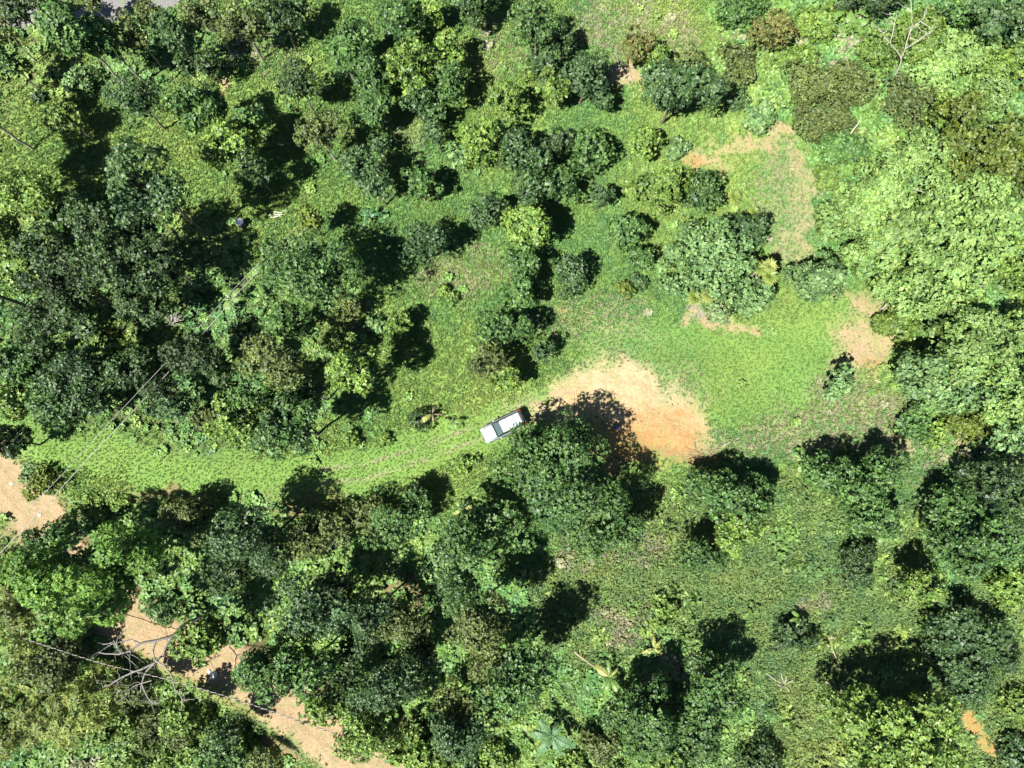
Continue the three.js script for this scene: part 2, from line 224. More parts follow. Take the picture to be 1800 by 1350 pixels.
// ------------------------------------------------------------------ foliage
// palette: base colours of a leaf; rose: leaves in a rosette; len, wid: leaf size in metres; dens: rosettes for each square metre of crown
const KIND = {
  glossy: { pal: [[0.052, 0.112, 0.018], [0.082, 0.150, 0.026], [0.036, 0.084, 0.018]], rose: 6, len: 0.234, wid: 0.108, dens: 10.25, rough: 0.55, tilt: 0.35 },
  dark: { pal: [[0.028, 0.064, 0.016], [0.044, 0.088, 0.020], [0.021, 0.050, 0.016]], rose: 6, len: 0.216, wid: 0.095, dens: 10.75, rough: 0.55, tilt: 0.35 },
  blue: { pal: [[0.038, 0.088, 0.026], [0.058, 0.116, 0.034], [0.028, 0.070, 0.024]], rose: 6, len: 0.225, wid: 0.104, dens: 10.50, rough: 0.52, tilt: 0.35 },
  lime: { pal: [[0.105, 0.172, 0.020], [0.142, 0.200, 0.028], [0.070, 0.130, 0.020]], rose: 6, len: 0.252, wid: 0.117, dens: 9.50, rough: 0.55, tilt: 0.35 },
  olive: { pal: [[0.080, 0.108, 0.020], [0.108, 0.130, 0.025], [0.056, 0.084, 0.018]], rose: 6, len: 0.198, wid: 0.090, dens: 11.25, rough: 0.6, tilt: 0.45 },
  amber: { pal: [[0.125, 0.128, 0.022], [0.150, 0.125, 0.026], [0.090, 0.112, 0.022]], rose: 6, len: 0.22, wid: 0.10, dens: 9.5, rough: 0.6, tilt: 0.45 },
  gold: { pal: [[0.098, 0.138, 0.014], [0.132, 0.160, 0.016], [0.062, 0.102, 0.014]], rose: 6, len: 0.25, wid: 0.12, dens: 8.6, rough: 0.55, tilt: 0.45 },
  vine: { pal: [[0.125, 0.200, 0.040], [0.155, 0.220, 0.040], [0.095, 0.170, 0.038]], rose: 4, len: 0.21, wid: 0.14, dens: 14.5, rough: 0.6, tilt: 0.12 },
  pale: { pal: [[0.092, 0.160, 0.040], [0.120, 0.186, 0.048], [0.066, 0.130, 0.036]], rose: 5, len: 0.225, wid: 0.135, dens: 10.75, rough: 0.55, tilt: 0.2 },
  feather: { pal: [[0.082, 0.165, 0.014], [0.105, 0.190, 0.018], [0.060, 0.130, 0.014]], rose: 9, len: 0.26, wid: 0.07, dens: 12, rough: 0.6, tilt: 0.3 },
  bamboo: { pal: [[0.120, 0.160, 0.022], [0.165, 0.175, 0.026], [0.080, 0.130, 0.020]], rose: 7, len: 0.42, wid: 0.08, dens: 8, rough: 0.6, tilt: 0.1 },
};
for (const k in KIND) for (const c of KIND[k].pal) { const v = { glossy: 0.94, dark: 0.95, blue: 0.95, vine: 1.08, pale: 1.04 }[k] || 1; const cool = k === 'blue' || k === 'dark'; c[0] *= (cool ? 1.1 : 0.97) * v; c[1] *= v * 1.03; c[2] *= (cool ? 0.95 : 1.2) * v; }
const leafMat = {}; for (const k in KIND) { leafMat[k] = new THREE.MeshStandardMaterial({ vertexColors: true, roughness: KIND[k].rough, side: THREE.DoubleSide }); }
const barkA = mat([0.13, 0.105, 0.08], 0.95), barkB = mat([0.30, 0.28, 0.25], 0.9), barkDark = mat([0.085, 0.075, 0.065], 0.95), palewood = mat([0.36, 0.34, 0.305], 0.85);
let leafTotal = 0;
class Leaves {
  constructor(cap) { this.p = new Float32Array(cap * 12); this.n = new Float32Array(cap * 12); this.c = new Float32Array(cap * 12); this.i = new Uint32Array(cap * 6); this.k = 0; this.cap = cap; }
  add(px, py, pz, dx, dy, dz, nx, ny, nz, L, w, r, g, b) {
    if (this.k >= this.cap) return; const sx = dy * nz - dz * ny, sy = dz * nx - dx * nz, sz = dx * ny - dy * nx; const o = this.k * 12, P = this.p, Nn = this.n;
    const mx = px + dx * L * 0.5 - nx * w * 0.22, my = py + dy * L * 0.5 - ny * w * 0.22, mz = pz + dz * L * 0.5 - nz * w * 0.22;
    P[o] = px; P[o + 1] = py; P[o + 2] = pz; P[o + 3] = mx + sx * w; P[o + 4] = my + sy * w; P[o + 5] = mz + sz * w;
    P[o + 6] = px + dx * L; P[o + 7] = py + dy * L - L * 0.1; P[o + 8] = pz + dz * L; P[o + 9] = mx - sx * w; P[o + 10] = my - sy * w; P[o + 11] = mz - sz * w;
    const t = 0.22; for (let v = 0; v < 4; v++) { const e = v === 1 ? t : v === 3 ? -t : 0; Nn[o + v * 3] = nx + sx * e; Nn[o + v * 3 + 1] = ny + sy * e; Nn[o + v * 3 + 2] = nz + sz * e; this.c[o + v * 3] = r; this.c[o + v * 3 + 1] = g; this.c[o + v * 3 + 2] = b; }
    const q = this.k * 6, a = this.k * 4, I = this.i; I[q] = a; I[q + 1] = a + 1; I[q + 2] = a + 2; I[q + 3] = a; I[q + 4] = a + 2; I[q + 5] = a + 3; this.k++;
  }
  geo() { const g = new THREE.BufferGeometry(), k = this.k; leafTotal += k; g.setAttribute('position', new THREE.BufferAttribute(this.p.slice(0, k * 12), 3)); g.setAttribute('normal', new THREE.BufferAttribute(this.n.slice(0, k * 12), 3)); g.setAttribute('color', new THREE.BufferAttribute(this.c.slice(0, k * 12), 3)); g.setIndex(new THREE.BufferAttribute(this.i.slice(0, k * 6), 1)); return g; }
}
function rosette(B, K, px, py, pz, ax, ay, az, scale, tone, r) {     // leaves round a twig end that points along (ax, ay, az)
  let l = Math.hypot(ax, ay, az) || 1; ax /= l; ay /= l; az /= l;
  let ux = Math.abs(ay) > 0.9 ? 1 : 0, uy = ux ? 0 : 1; let sx = uy * az, sy = -ux * az, sz = ux * ay - uy * ax; l = Math.hypot(sx, sy, sz); sx /= l; sy /= l; sz /= l;
  const tx = ay * sz - az * sy, ty = az * sx - ax * sz, tz = ax * sy - ay * sx; const n = K.rose, a0 = r() * 6.283;
  const pc = K.pal[(r() * 3) | 0], pd = K.pal[(r() * 3) | 0], q = r();
  for (let i = 0; i < n; i++) {
    const an = a0 + (i + r() * 0.6) / n * 6.283, ti = K.tilt + (r() - 0.5) * 1.2, c = Math.cos(an) * Math.cos(ti), s = Math.sin(an) * Math.cos(ti), u = Math.sin(ti);
    const dx = sx * c + tx * s + ax * u, dy = sy * c + ty * s + ay * u, dz = sz * c + tz * s + az * u;
    const nx = ax * Math.cos(ti) - (sx * Math.cos(an) + tx * Math.sin(an)) * u, ny = ay * Math.cos(ti) - (sy * Math.cos(an) + ty * Math.sin(an)) * u, nz = az * Math.cos(ti) - (sz * Math.cos(an) + tz * Math.sin(an)) * u;
    const L = K.len * scale * (0.7 + 0.6 * r()), br = tone * (0.7 + 0.6 * r());
    B.add(px, py, pz, dx, dy, dz, nx, ny, nz, L, K.wid * scale * (0.75 + 0.5 * r()) * 0.72, lerp(pc[0], pd[0], q) * br, lerp(pc[1], pd[1], q) * br, lerp(pc[2], pd[2], q) * br);
  }
}
// crown of clumps: R across, T up, centre at height hc; open = share of missing clumps
function crownOf(kind, R, T, hc, seed, o = {}) {
  const K = KIND[kind], r = rng(seed * 31 + 7), lr = (o.lobe || 1) * 0.44 * Math.pow(R, 0.72) + 0.06, nL = Math.max(7, Math.round(2.5 * R * R / (lr * lr) * (o.full || 1) * 0.8));
  const lobes = []; const ph = r() * 6.28, ph2 = r() * 6.28, ex = 0.86 + r() * 0.28, ez = 1.72 - ex - 0.0 + (r() - 0.5) * 0.1 + 0.14;
  for (let i = 0; i < nL; i++) {
    const cy = lerp(-0.45, 1, Math.pow(r(), 0.75)), an = r() * 6.283, sr = Math.sqrt(1 - cy * cy), wob = 1 + 0.14 * Math.sin(2 * an + ph) + 0.15 * Math.sin(3 * an + ph2) + (r() - 0.5) * (o.shrub ? 0.5 : 0.36);
    const f = ((i < nL * 0.2 ? 0.45 : 0.84) + r() * 0.14) * (r() < 0.14 ? 1.22 : 1), rr = Math.max(0.1, R - lr * 0.75);
    const e = 0.72 + r() * 0.55; lobes.push({ x: Math.cos(an) * sr * rr * f * wob * ex, y: hc + cy * (T - lr * 0.45) * f * (0.92 + r() * 0.2), z: Math.sin(an) * sr * rr * f * wob * ez, r: lr * e, t: (0.84 + r() * 0.32) * (o.tone || 1), ox: Math.cos(an) * sr, oy: cy, oz: Math.sin(an) * sr });
  }
  let area = 0; for (const b of lobes) area += b.r * b.r; const per = K.dens * (o.dens || 1) * 4.8;
  const nIn = Math.round(36 * R * R), cap = Math.ceil(area * per * K.rose * 1.3) + 50 + nIn; const B = new Leaves(cap);
  for (const b of lobes) {
    const n = Math.max(4, Math.round(b.r * b.r * per));
    for (let i = 0; i < n; i++) {
      let x = r() * 2 - 1, y = r() * 2 - 1, z = r() * 2 - 1; const l = Math.hypot(x, y, z) || 1; x /= l; y /= l; z /= l;
      x += b.ox * 0.45; y += b.oy * 0.3 + 0.3; z += b.oz * 0.45; const m = Math.hypot(x, y, z) || 1; x /= m; y /= m; z /= m; const d = b.r * (0.62 + 0.46 * Math.sqrt(r()));
      rosette(B, K, b.x + x * d, Math.max(0.05, b.y + y * d), b.z + z * d, x + (r() - 0.5) * 1.2, y + 0.16, z + (r() - 0.5) * 1.2, (o.leaf || 1) * (0.8 + r() * 0.4), b.t, r);
    }
  }
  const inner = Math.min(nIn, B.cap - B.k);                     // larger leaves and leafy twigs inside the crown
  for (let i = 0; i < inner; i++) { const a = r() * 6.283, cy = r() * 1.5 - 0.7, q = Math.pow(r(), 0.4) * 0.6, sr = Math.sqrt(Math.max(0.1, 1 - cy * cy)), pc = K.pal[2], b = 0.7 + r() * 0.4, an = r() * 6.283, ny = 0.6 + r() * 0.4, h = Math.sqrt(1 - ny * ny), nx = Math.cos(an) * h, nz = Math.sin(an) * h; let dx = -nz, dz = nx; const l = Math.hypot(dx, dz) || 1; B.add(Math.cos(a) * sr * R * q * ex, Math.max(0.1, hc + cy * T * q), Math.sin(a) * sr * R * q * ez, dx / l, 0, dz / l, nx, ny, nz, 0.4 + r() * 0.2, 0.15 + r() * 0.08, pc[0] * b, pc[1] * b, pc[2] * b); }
  return { geo: B.geo(), lobes };
}
function trunkOf(lobes, hc, R, seed, o = {}) {
  const r = rng(seed * 13 + 3), rad = 0.035 + 0.032 * R, gs = []; const fork = V3((r() - 0.5) * 0.2 * R, Math.max(0.4, hc * 0.55), (r() - 0.5) * 0.2 * R);
  gs.push(limb(wander(V3(0, -0.35, 0), fork, 4, 0.25, r), [rad * 1.25, rad * 1.05, rad, rad * 0.9, rad * 0.8], 7));
  const pick = lobes.slice().sort(() => r() - 0.5).slice(0, Math.min(o.limbs || 8, lobes.length));
  for (const b of pick) gs.push(limb(wander(fork, V3(b.x, b.y, b.z), 3, 0.5, r), [rad * 0.62, rad * 0.45, rad * 0.28, rad * 0.12], 5));
  return mergeGeometries(gs);
}
let seed = 1;
function tree(px, py, rpx, kind, label, o = {}) {
  seed++; const low = o.shrub, vr = rng(seed * 97 + 5); o = { leaf: 0.85 + 0.4 * vr(), dens: 0.85 + 0.35 * vr(), full: 0.85 + 0.3 * vr(), lobe: low ? 0.95 : 0.84 + 0.22 * vr(), tone: 0.82 + 0.36 * vr(), ...o }; let R = rpx * PXM; const tall = low ? 1 : py < 130 && px < 560 ? 1.35 : px < 640 || (px < 1000 && py > 880) ? 1.28 : 1; const hc = (o.h || 1) * (low ? 0.42 * R + 0.15 : 1.2 + 1.3 * Math.min(R, 3.2) + 0.55 * Math.max(0, R - 3.2)) * tall; const T = (o.t || 1) * (low ? 0.62 * R : 1.0 * Math.min(R, 3.4) + 0.5 * Math.max(0, R - 3.4)) * Math.sqrt(tall);
  const p = spot(px, py, hc); R *= (CAM.y - p.y - hc) / CAM.y;
  const g = new THREE.Group(); g.position.copy(p); const c = crownOf(kind, R, T, hc, seed, o);
  part(low ? 'stem' : 'trunk', trunkOf(c.lobes, hc, low ? R * 0.6 : R, seed, o), o.bark || (kind === 'blue' || kind === 'dark' ? barkA : barkB), g);
  part(low ? 'foliage' : 'crown', c.geo, leafMat[kind], g);
  return register(g, low ? (o.name || 'leafy_shrub') : (o.name || 'broadleaf_tree'), label, low ? 'shrub' : 'tree', o.group || (low ? 'shrubs on the hillside' : 'trees of the hillside orchard'));
}

// ------------------------------------------------------------------ trees and shrubs (survey x, survey y, crown radius, kind, label)
const S = { shrub: true };
const TREES = [
  // upper left
  [-75, 285, 72, 'dark', 'tall dark tree just outside the left edge shading the striped grass', { h: 1.5 }],
  [-50, 190, 60, 'glossy', 'green tree just outside the left edge beside the striped shade', { h: 1.3 }],
  [12, 112, 36, 'glossy', 'glossy green tree cut by the left edge below the top-left corner'],
  [8, 62, 34, 'olive', 'olive tree cut by the left edge near the grey road'],
  [25, 12, 40, 'dark', 'dark tree in the very top-left corner'],
  [130, 60, 58, 'glossy', 'large green tree below the grey road in the top left', { h: 1.3 }],
  [98, 10, 30, 'lime', 'yellow-green treetop standing against the grey road at the top left'],
  [160, 2, 26, 'olive', 'small olive treetop over the left part of the grey road'],
  [262, 30, 28, 'olive', 'small olive treetop in front of the grey road end'],
  [190, 75, 42, 'glossy', 'green tree right beside the largest tree of the top left', { h: 1.3 }],
  [240, 65, 38, 'olive', 'olive tree between the grey road and the dark gap'],
  [305, 62, 42, 'blue', 'blue-green drooping tree under the grey boulders road', { h: 1.2 }],
  [365, 32, 48, 'olive', 'brownish olive tree right of the grey road end'],
  [425, 45, 46, 'olive', 'olive tree with yellow tips in the top row of trees'],
  [490, 28, 44, 'dark', 'dark olive tree at the right end of the top row'],
  [528, 8, 26, 'dark', 'dark tree beside the bright grass strip at the top edge'],
  [362, 108, 30, 'dark', 'small dark tree above the bare tan bank'],
  [330, 120, 24, 'blue', 'small blue-green tree in shade above the tan bank'],
  [143, 145, 38, 'pale', 'pale green bush below the black shade of the top left', { shrub: true }],
  [240, 175, 52, 'blue', 'blue-green tree left of the bright glossy tree in the upper left'],
  [350, 188, 52, 'glossy', 'bright glossy tree beside the tan bank'],
  [122, 212, 38, 'lime', 'light green tree at the edge of the striped grass shade', { h: 0.7 }],
  [68, 172, 14, 'blue', 'tiny blue-green bush alone in the striped shade', S],
  [405, 255, 52, 'lime', 'light green half of the two-topped tree above the black shadow'],
  [440, 214, 38, 'glossy', 'glossy tree above the light two-topped tree'],
  [445, 300, 37, 'dark', 'dark tree with a rusty patch on its left', { h: 1.3 }],
  [565, 235, 50, 'olive', 'tall olive tree with yellow hanging tufts'],
  [526, 150, 44, 'dark', 'dark dense tree above the tall olive tree'],
  [262, 335, 68, 'blue', 'broad blue-green tree with frosted leaves above the large black shade', { h: 1.75 }],
  [60, 345, 48, 'lime', 'shaggy light tree by the left edge above the forest'],
  [125, 375, 38, 'glossy', 'green tree right of the shaggy light tree'],
  [20, 420, 46, 'lime', 'light tree cut by the left edge above the dark forest'],
  [185, 410, 50, 'dark', 'green tree at the upper rim of the dark forest', { h: 1.6 }],
  [250, 400, 42, 'dark', 'blue-grey tree in the half shade of the forest', { h: 1.5 }],
  [90, 440, 48, 'dark', 'green tree at the left of the dark forest'],
  // left forest
  [118, 498, 66, 'dark', 'wide dark tree right of the black utility pole'],
  [45, 490, 40, 'lime', 'yellow-green tree just above the black utility pole'],
  [198, 470, 58, 'dark', 'large dark tree in the middle of the left forest', { h: 1.3 }],
  [285, 468, 54, 'dark', 'blackish shaded tree left of the banana plants', { h: 1.3 }],
  [255, 540, 46, 'dark', 'dark tree left of the grey leafless bush'],
  [85, 565, 44, 'dark', 'green tree below the black utility pole'],
  [150, 570, 44, 'dark', 'blue-grey shaded tree below the wide dark tree'],
  [38, 640, 48, 'glossy', 'glossy tree at the left edge above the grass track'],
  [80, 620, 40, 'dark', 'small glossy crown between the left-edge trees'],
  [140, 660, 58, 'blue', 'big blue-green tree left of the overhead wires'],
  [190, 612, 36, 'lime', 'bright leaf-tipped tree above the big blue-green one'],
  [108, 712, 46, 'glossy', 'glossy tree whose foot meets the grass track far left'],
  [165, 705, 40, 'blue', 'blue-green tree at the track where the wires cross'],
  [30, 705, 34, 'lime', 'light green tree by the left edge at the track'],
  [235, 650, 42, 'dark', 'dark tree directly under the overhead wires'],
  [340, 630, 46, 'dark', 'dark tree with big leaf tips right of the wires'],
  [285, 690, 34, 'dark', 'dark tree below the wires right of the track bend'],
  [312, 715, 30, 'blue', 'slim blue-green tree standing over the track right of the wires'],
  [275, 722, 20, 'blue', 'little blue-green tree left of the slim one', { h: 0.9 }],
  [380, 640, 34, 'dark', 'green tree at the right rim of the left forest'],
  [555, 478, 92, 'glossy', 'very large domed green tree in the left centre', { h: 1.15, leaf: 0.85 }],
  [548, 388, 34, 'gold', 'yellow-green tree on top of the very large dome'],
  [505, 568, 42, 'glossy', 'green tree just below the very large dome'],
  [490, 635, 54, 'olive', 'olive green tree in the left centre with long black shadow', { h: 1.5 }],
  [455, 692, 46, 'glossy', 'green tree between the olive tree and the track'],
  [420, 745, 52, 'lime', 'bright rosette-leaved tree hanging over the track on its left'],
  [508, 755, 56, 'glossy', 'bright glossy tree at the track with black hollow', { h: 1.4 }],
  [540, 690, 40, 'glossy', 'glossy crown above the track tree with black hollow', { h: 1.4 }],
  [430, 600, 26, 'pale', 'pale feathery shrub beside the banana plants', S],
  [425, 565, 22, 'pale', 'pale shrub under the banana plants', S],
  [365, 735, 26, 'olive', 'olive shrub at the track right of the slim tree', S],
  [20, 778, 40, 'dark', 'dark greyish tree between track and dirt road at the left edge', { h: 0.8 }],
  [83, 850, 34, 'gold', 'golden green bush at the dirt road under the wires', { shrub: true, h: 1.4 }],
  [55, 830, 22, 'pale', 'pale weedy bush left of the golden green bush', S],
  [160, 885, 34, 'lime', 'light shrub on the shaded bank below the track', S],
  [205, 875, 22, 'lime', 'small light shrub on the shaded bank', S],
  // middle top
  [702, 38, 54, 'glossy', 'green tree behind the white dead stem at the top edge'],
  [626, 68, 44, 'glossy', 'glossy tree right of the bright grass strip'],
  [610, 105, 36, 'glossy', 'glossy tree at the grass strip below its neighbour'],
  [656, 142, 48, 'glossy', 'glossy tree in the thick cluster of the top centre'],
  [720, 122, 52, 'lime', 'light olive-green tree in the middle of the top cluster'],
  [787, 92, 40, 'lime', 'yellowish tree at the right of the top cluster'],
  [792, 146, 44, 'glossy', 'green tree casting shade on the meadow right of the cluster'],
  [735, 176, 36, 'blue', 'bluish tree at the foot of the top cluster'],
  [762, 204, 28, 'blue', 'small bluish tree below the top cluster'],
  [660, 192, 44, 'glossy', 'glossy tree above the bright lime meadow'],
  [768, 240, 26, 'blue', 'small round grey-green tree with visible trunk in the meadow', { h: 1.3, full: 0.8 }],
  [755, 20, 36, 'lime', 'light tree at the top edge right of the white stem'],
  [830, 5, 46, 'dark', 'dark tree at the top edge over the pale meadow'],
  [945, 50, 54, 'glossy', 'round green tree in the pale upper meadow'],
  [990, 72, 30, 'dark', 'dark side crown of the upper meadow tree'],
  [957, 112, 36, 'blue', 'dark bluish tree under the round upper meadow tree'],
  [1027, 140, 50, 'blue', 'large bluish tree left of the bare tan patch'],
  [980, 155, 34, 'lime', 'yellow-green tree left of the large bluish tree'],
  [890, 175, 44, 'lime', 'yellow-green sparse tree in the upper middle', { full: 0.7 }],
  [925, 130, 16, 'lime', 'tiny light bush below the upper meadow', S],
  [1122, 82, 34, 'amber', 'golden-brown round tree above the bare tan patch', { h: 1.0 }],
  [1160, 100, 24, 'lime', 'light tree touching the golden-brown tree'],
  [1185, 165, 70, 'blue', 'big dark blue-green dome right of the bare tan patch', { h: 1.05 }],
  [1205, 125, 44, 'olive', 'olive crown at the back of the big blue-green dome'],
  [1060, 175, 30, 'blue', 'small bluish tree under the bare tan patch', { h: 0.7 }],
  [640, 295, 44, 'blue', 'blue-grey tree left of the black tree shadow in the meadow', { h: 1.4 }],
  [668, 252, 26, 'blue', 'slim bluish treetop above the black meadow shadow'],
  [663, 325, 38, 'blue', 'blue-green tree below the black meadow shadow', { h: 1.4 }],
  [740, 327, 38, 'glossy', 'frosted green tree right of the meadow shadow'],
  [850, 255, 54, 'lime', 'olive-light wide tree in the upper middle'],
  [810, 270, 26, 'pale', 'pale crown at the left of the olive-light tree'],
  [918, 278, 58, 'blue', 'wide bluish tree in the middle of the meadow trees'],
  [978, 255, 36, 'dark', 'dark tree behind the wide bluish tree'],
  [1037, 262, 42, 'glossy', 'green tree with shadow to its right in the upper meadow'],
  [935, 338, 46, 'blue', 'bluish tree above the bright yellow-green one'],
  [985, 330, 40, 'glossy', 'green tree over the long black shadow of the meadow'],
  [857, 370, 44, 'blue', 'dark bluish round tree left of the yellow-green one'],
  [927, 402, 52, 'lime', 'bright yellow-green tree at the head of the tree row'],
  [1057, 345, 24, 'blue', 'single small tree with pale trunk and round shadow', { h: 1.35 }],
  [1160, 335, 58, 'lime', 'broad bright light-green tree right of the small single tree', { h: 0.8 }],
  [1232, 340, 48, 'glossy', 'green spreading tree left of the bare path', { h: 0.75 }],
  [1133, 250, 36, 'lime', 'light weedy tree under the big blue-green dome', { h: 0.7 }],
  [1192, 262, 24, 'pale', 'pale shrub left of the orange soil path', S],
  [1100, 415, 42, 'glossy', 'green tree with dark right side in the centre', { h: 0.85 }],
  [1125, 455, 30, 'glossy', 'green tree with pale trunk above the small yucca-like shrub', { h: 0.9 }],
  [755, 425, 52, 'blue', 'blue-green spreading tree left of the tree row'],
  [725, 455, 26, 'pale', 'pale bush at the foot of the blue-green spreading tree', S],
  // central row
  [920, 462, 38, 'glossy', 'second tree of the central row from its top'],
  [915, 515, 36, 'glossy', 'glossy tree in the middle of the central row'],
  [872, 580, 42, 'glossy', 'left bulge of the central tree row'],
  [910, 572, 30, 'glossy', 'right bulge of the central tree row'],
  [860, 632, 38, 'olive', 'olive tree low in the central tree row'],
  [890, 668, 28, 'lime', 'rounded light tree at the lower end of the row above the car'],
  [953, 617, 22, 'blue', 'small dark bluish tree right of the central row'],
  [1000, 480, 38, 'blue', 'compact bluish tree right of the central row top', { h: 0.8 }],
  [703, 573, 28, 'lime', 'small light tree with shadow in the central meadow', { h: 0.8 }],
  [660, 570, 24, 'pale', 'pale shrub beside the small light meadow tree', S],
  [727, 627, 27, 'lime', 'yellow-green bush between the light tree and the dead banana', { shrub: true, h: 1.2 }],
  [630, 655, 48, 'lime', 'large light yellow-green tree above the track', { h: 1.3 }],
  [600, 605, 30, 'lime', 'light crown above the large yellow-green tree', { h: 0.8 }],
  [610, 540, 30, 'olive', 'olive crown below the flank of the very large dome', { h: 0.7 }],
  [778, 512, 14, 'lime', 'small yellow bush in the dry meadow', S],
  [797, 525, 13, 'lime', 'second small yellow bush in the dry meadow, lower right', S],
  [1100, 512, 18, 'gold', 'low spiky bush left of the pale-trunked meadow tree', S],
  [680, 773, 13, 'lime', 'small leafy shrub on the track edge', S],
  [618, 772, 17, 'lime', 'small shrub at the track below the large light tree', S],
  [740, 735, 24, 'dark', 'dark glossy shrub under the dead banana', { shrub: true, h: 1.2 }],
  [1125, 495, 16, 'blue', 'little bluish bush left of the twin-palm dome', S],
  [965, 560, 10, 'blue', 'tiny bluish weed clump in the central meadow', S],
  // right top
  [1300, 22, 44, 'glossy', 'green bush at the top edge in the upper right', { shrub: true, h: 1.1 }],
  [1357, 62, 40, 'amber', 'olive-golden round tree in the upper right', { h: 0.8 }],
  [1297, 115, 40, 'olive', 'olive mounded shrub right of the blue-green dome', { shrub: true }],
  [1293, 178, 24, 'blue', 'bluish shrub above the orange path', S],
  [1335, 205, 30, 'pale', 'bright large-leaved shrub above the path', { shrub: true, h: 1.3, leaf: 1.2 }],
  [1375, 175, 26, 'vine', 'bright vine-covered shrub above the path bend', { shrub: true, h: 1.2 }],
  [1425, 150, 64, 'olive', 'brownish olive thicket above the vine slope', { shrub: true, full: 0.9 }],
  [1450, 215, 52, 'olive', 'brownish olive thicket beside the bare path', { shrub: true }],
  [1495, 150, 50, 'olive', 'brownish olive mound left of the dead pale tree', { shrub: true }],
  [1590, 175, 58, 'olive', 'brownish mound below the dead pale tree', { shrub: true }],
  [1400, 110, 40, 'lime', 'lime shrub above the brownish thicket', S],
  [1483, 262, 44, 'glossy', 'deep green fern-like shrub at the rim of the vine trees', { shrub: true, h: 1.2 }],
  [1455, 310, 30, 'lime', 'lime shrub hugging the vine tree edge', S],
  [1440, 40, 40, 'lime', 'lime shrub near the dark hollow at the top', S],
  [1560, -4, 40, 'dark', 'dark tree at the top edge over the black hollow'],
  [1500, 2, 26, 'dark', 'dark tree at the top edge left of the black hollow'],
  [1690, 25, 44, 'glossy', 'green tree at the top edge near the top-right corner', { h: 0.8 }],
  [1760, 32, 50, 'blue', 'bluish tree in the top-right corner'],
  [1620, 60, 50, 'lime', 'lime shrub right of the dead pale tree', S],
  [1690, 95, 56, 'vine', 'lime vine mound below the top-right trees', { shrub: true }],
  [1770, 110, 56, 'lime', 'yellow-green vine mound at the right edge near the top', { shrub: true }],
  [1640, 140, 50, 'vine', 'pale lime vine mound above the yellow-green tree', { shrub: true }],
  [1740, 165, 46, 'vine', 'pale vine mound behind the yellow-green tree', { shrub: true }],
  [1545, 90, 46, 'lime', 'lime weed mound left of the dead pale tree', S],
  [1715, 245, 82, 'gold', 'large yellow-olive tree at the right', { leaf: 1.2, tone: 0.78, h: 1.2 }],
  [1790, 320, 64, 'gold', 'yellow-olive tree cut by the right edge', { leaf: 1.2, tone: 0.78, h: 1.2 }],
  [1665, 205, 40, 'lime', 'yellow-green crown at the upper left of the yellow-olive tree'],
  [1600, 300, 78, 'vine', 'broad pale tree smothered in vines, topmost of the vine trees'],
  [1530, 350, 62, 'vine', 'vine-covered tree beside the bare path'],
  [1680, 350, 66, 'vine', 'vine-covered tree under the yellow-olive tree'],
  [1485, 395, 54, 'vine', 'vine tree bulging over the path'],
  [1590, 415, 70, 'vine', 'vine tree in the middle of the pale canopy'],
  [1730, 410, 56, 'vine', 'vine tree with black gaps at the right'],
  [1680, 470, 72, 'vine', 'yellowish vine tree in the lower pale canopy'],
  [1775, 480, 54, 'lime', 'yellow-green vine tree cut by the right edge'],
  [1600, 520, 62, 'vine', 'vine tree at the lower rim above the bare path'],
  [1540, 460, 48, 'vine', 'vine mound left of the lower pale canopy'],
  [1570, 570, 36, 'lime', 'lime shrub on the right rim of the bare path', S],
  [1655, 550, 48, 'pale', 'grey-green vine mound over the black slit', { shrub: true, h: 1.3 }],
  // right middle
  [1262, 470, 84, 'pale', 'large pale dome with two palm clumps', { h: 0.8, leaf: 0.95 }],
  [1305, 410, 44, 'blue', 'bluish crown on the upper right of the palm dome'],
  [1200, 450, 44, 'pale', 'pale left shoulder of the palm dome'],
  [1195, 505, 36, 'pale', 'pale lower left shoulder of the palm dome', { h: 0.8 }],
  [1320, 525, 42, 'pale', 'pale round lobe below the right palm clump', { h: 0.75 }],
  [1432, 497, 54, 'pale', 'round pale grey-green tree left of the bare path', { h: 0.75 }],
  [1700, 620, 80, 'vine', 'broad leafy tree right of the bare path with dark gaps', { leaf: 0.95 }],
  [1620, 660, 52, 'pale', 'grey-green tree at the right of the bare path'],
  [1780, 590, 60, 'vine', 'leafy tree cut by the right edge above the yellow shrub'],
  [1770, 690, 66, 'vine', 'leafy tree at the right edge below its twin'],
  [1680, 695, 48, 'pale', 'pale tree between the leafy trees and the yellow shrub'],
  [1473, 675, 30, 'pale', 'small tree standing alone below the bare path', { h: 0.9 }],
  [1600, 745, 36, 'glossy', 'dark green bush at the edge of the dry grass', { shrub: true, h: 1.2 }],
  [1700, 742, 46, 'gold', 'yellow shrub under the leafy right trees', { shrub: true, h: 1.2 }],
  [1640, 775, 26, 'lime', 'lime bush below the dark green one', S],
  [1770, 780, 44, 'pale', 'pale tree at the right edge below the yellow shrub'],
  [1745, 735, 30, 'vine', 'vine shrub right of the yellow shrub', S],
  // lower right
  [985, 862, 118, 'glossy', 'huge speckled green tree below the parked car', { h: 1.1, leaf: 0.95, dens: 1.05 }],
  [935, 790, 42, 'glossy', 'small crown of the huge tree group next to the car'],
  [1010, 765, 40, 'glossy', 'crown of the huge tree group at the bare clearing'],
  [1080, 930, 54, 'glossy', 'lower right crown beside the huge speckled tree'],
  [870, 905, 50, 'glossy', 'left lower crown beside the huge speckled tree'],
  [820, 818, 18, 'lime', 'small shrub on the bank left of the huge tree', S],
  [1285, 880, 58, 'glossy', 'green tree below the right of the clearing with black shade', { h: 1.4 }],
  [1240, 850, 34, 'glossy', 'dark green crown left of the black-shaded tree'],
  [1330, 858, 30, 'glossy', 'crown standing in the black shade below the dry grass'],
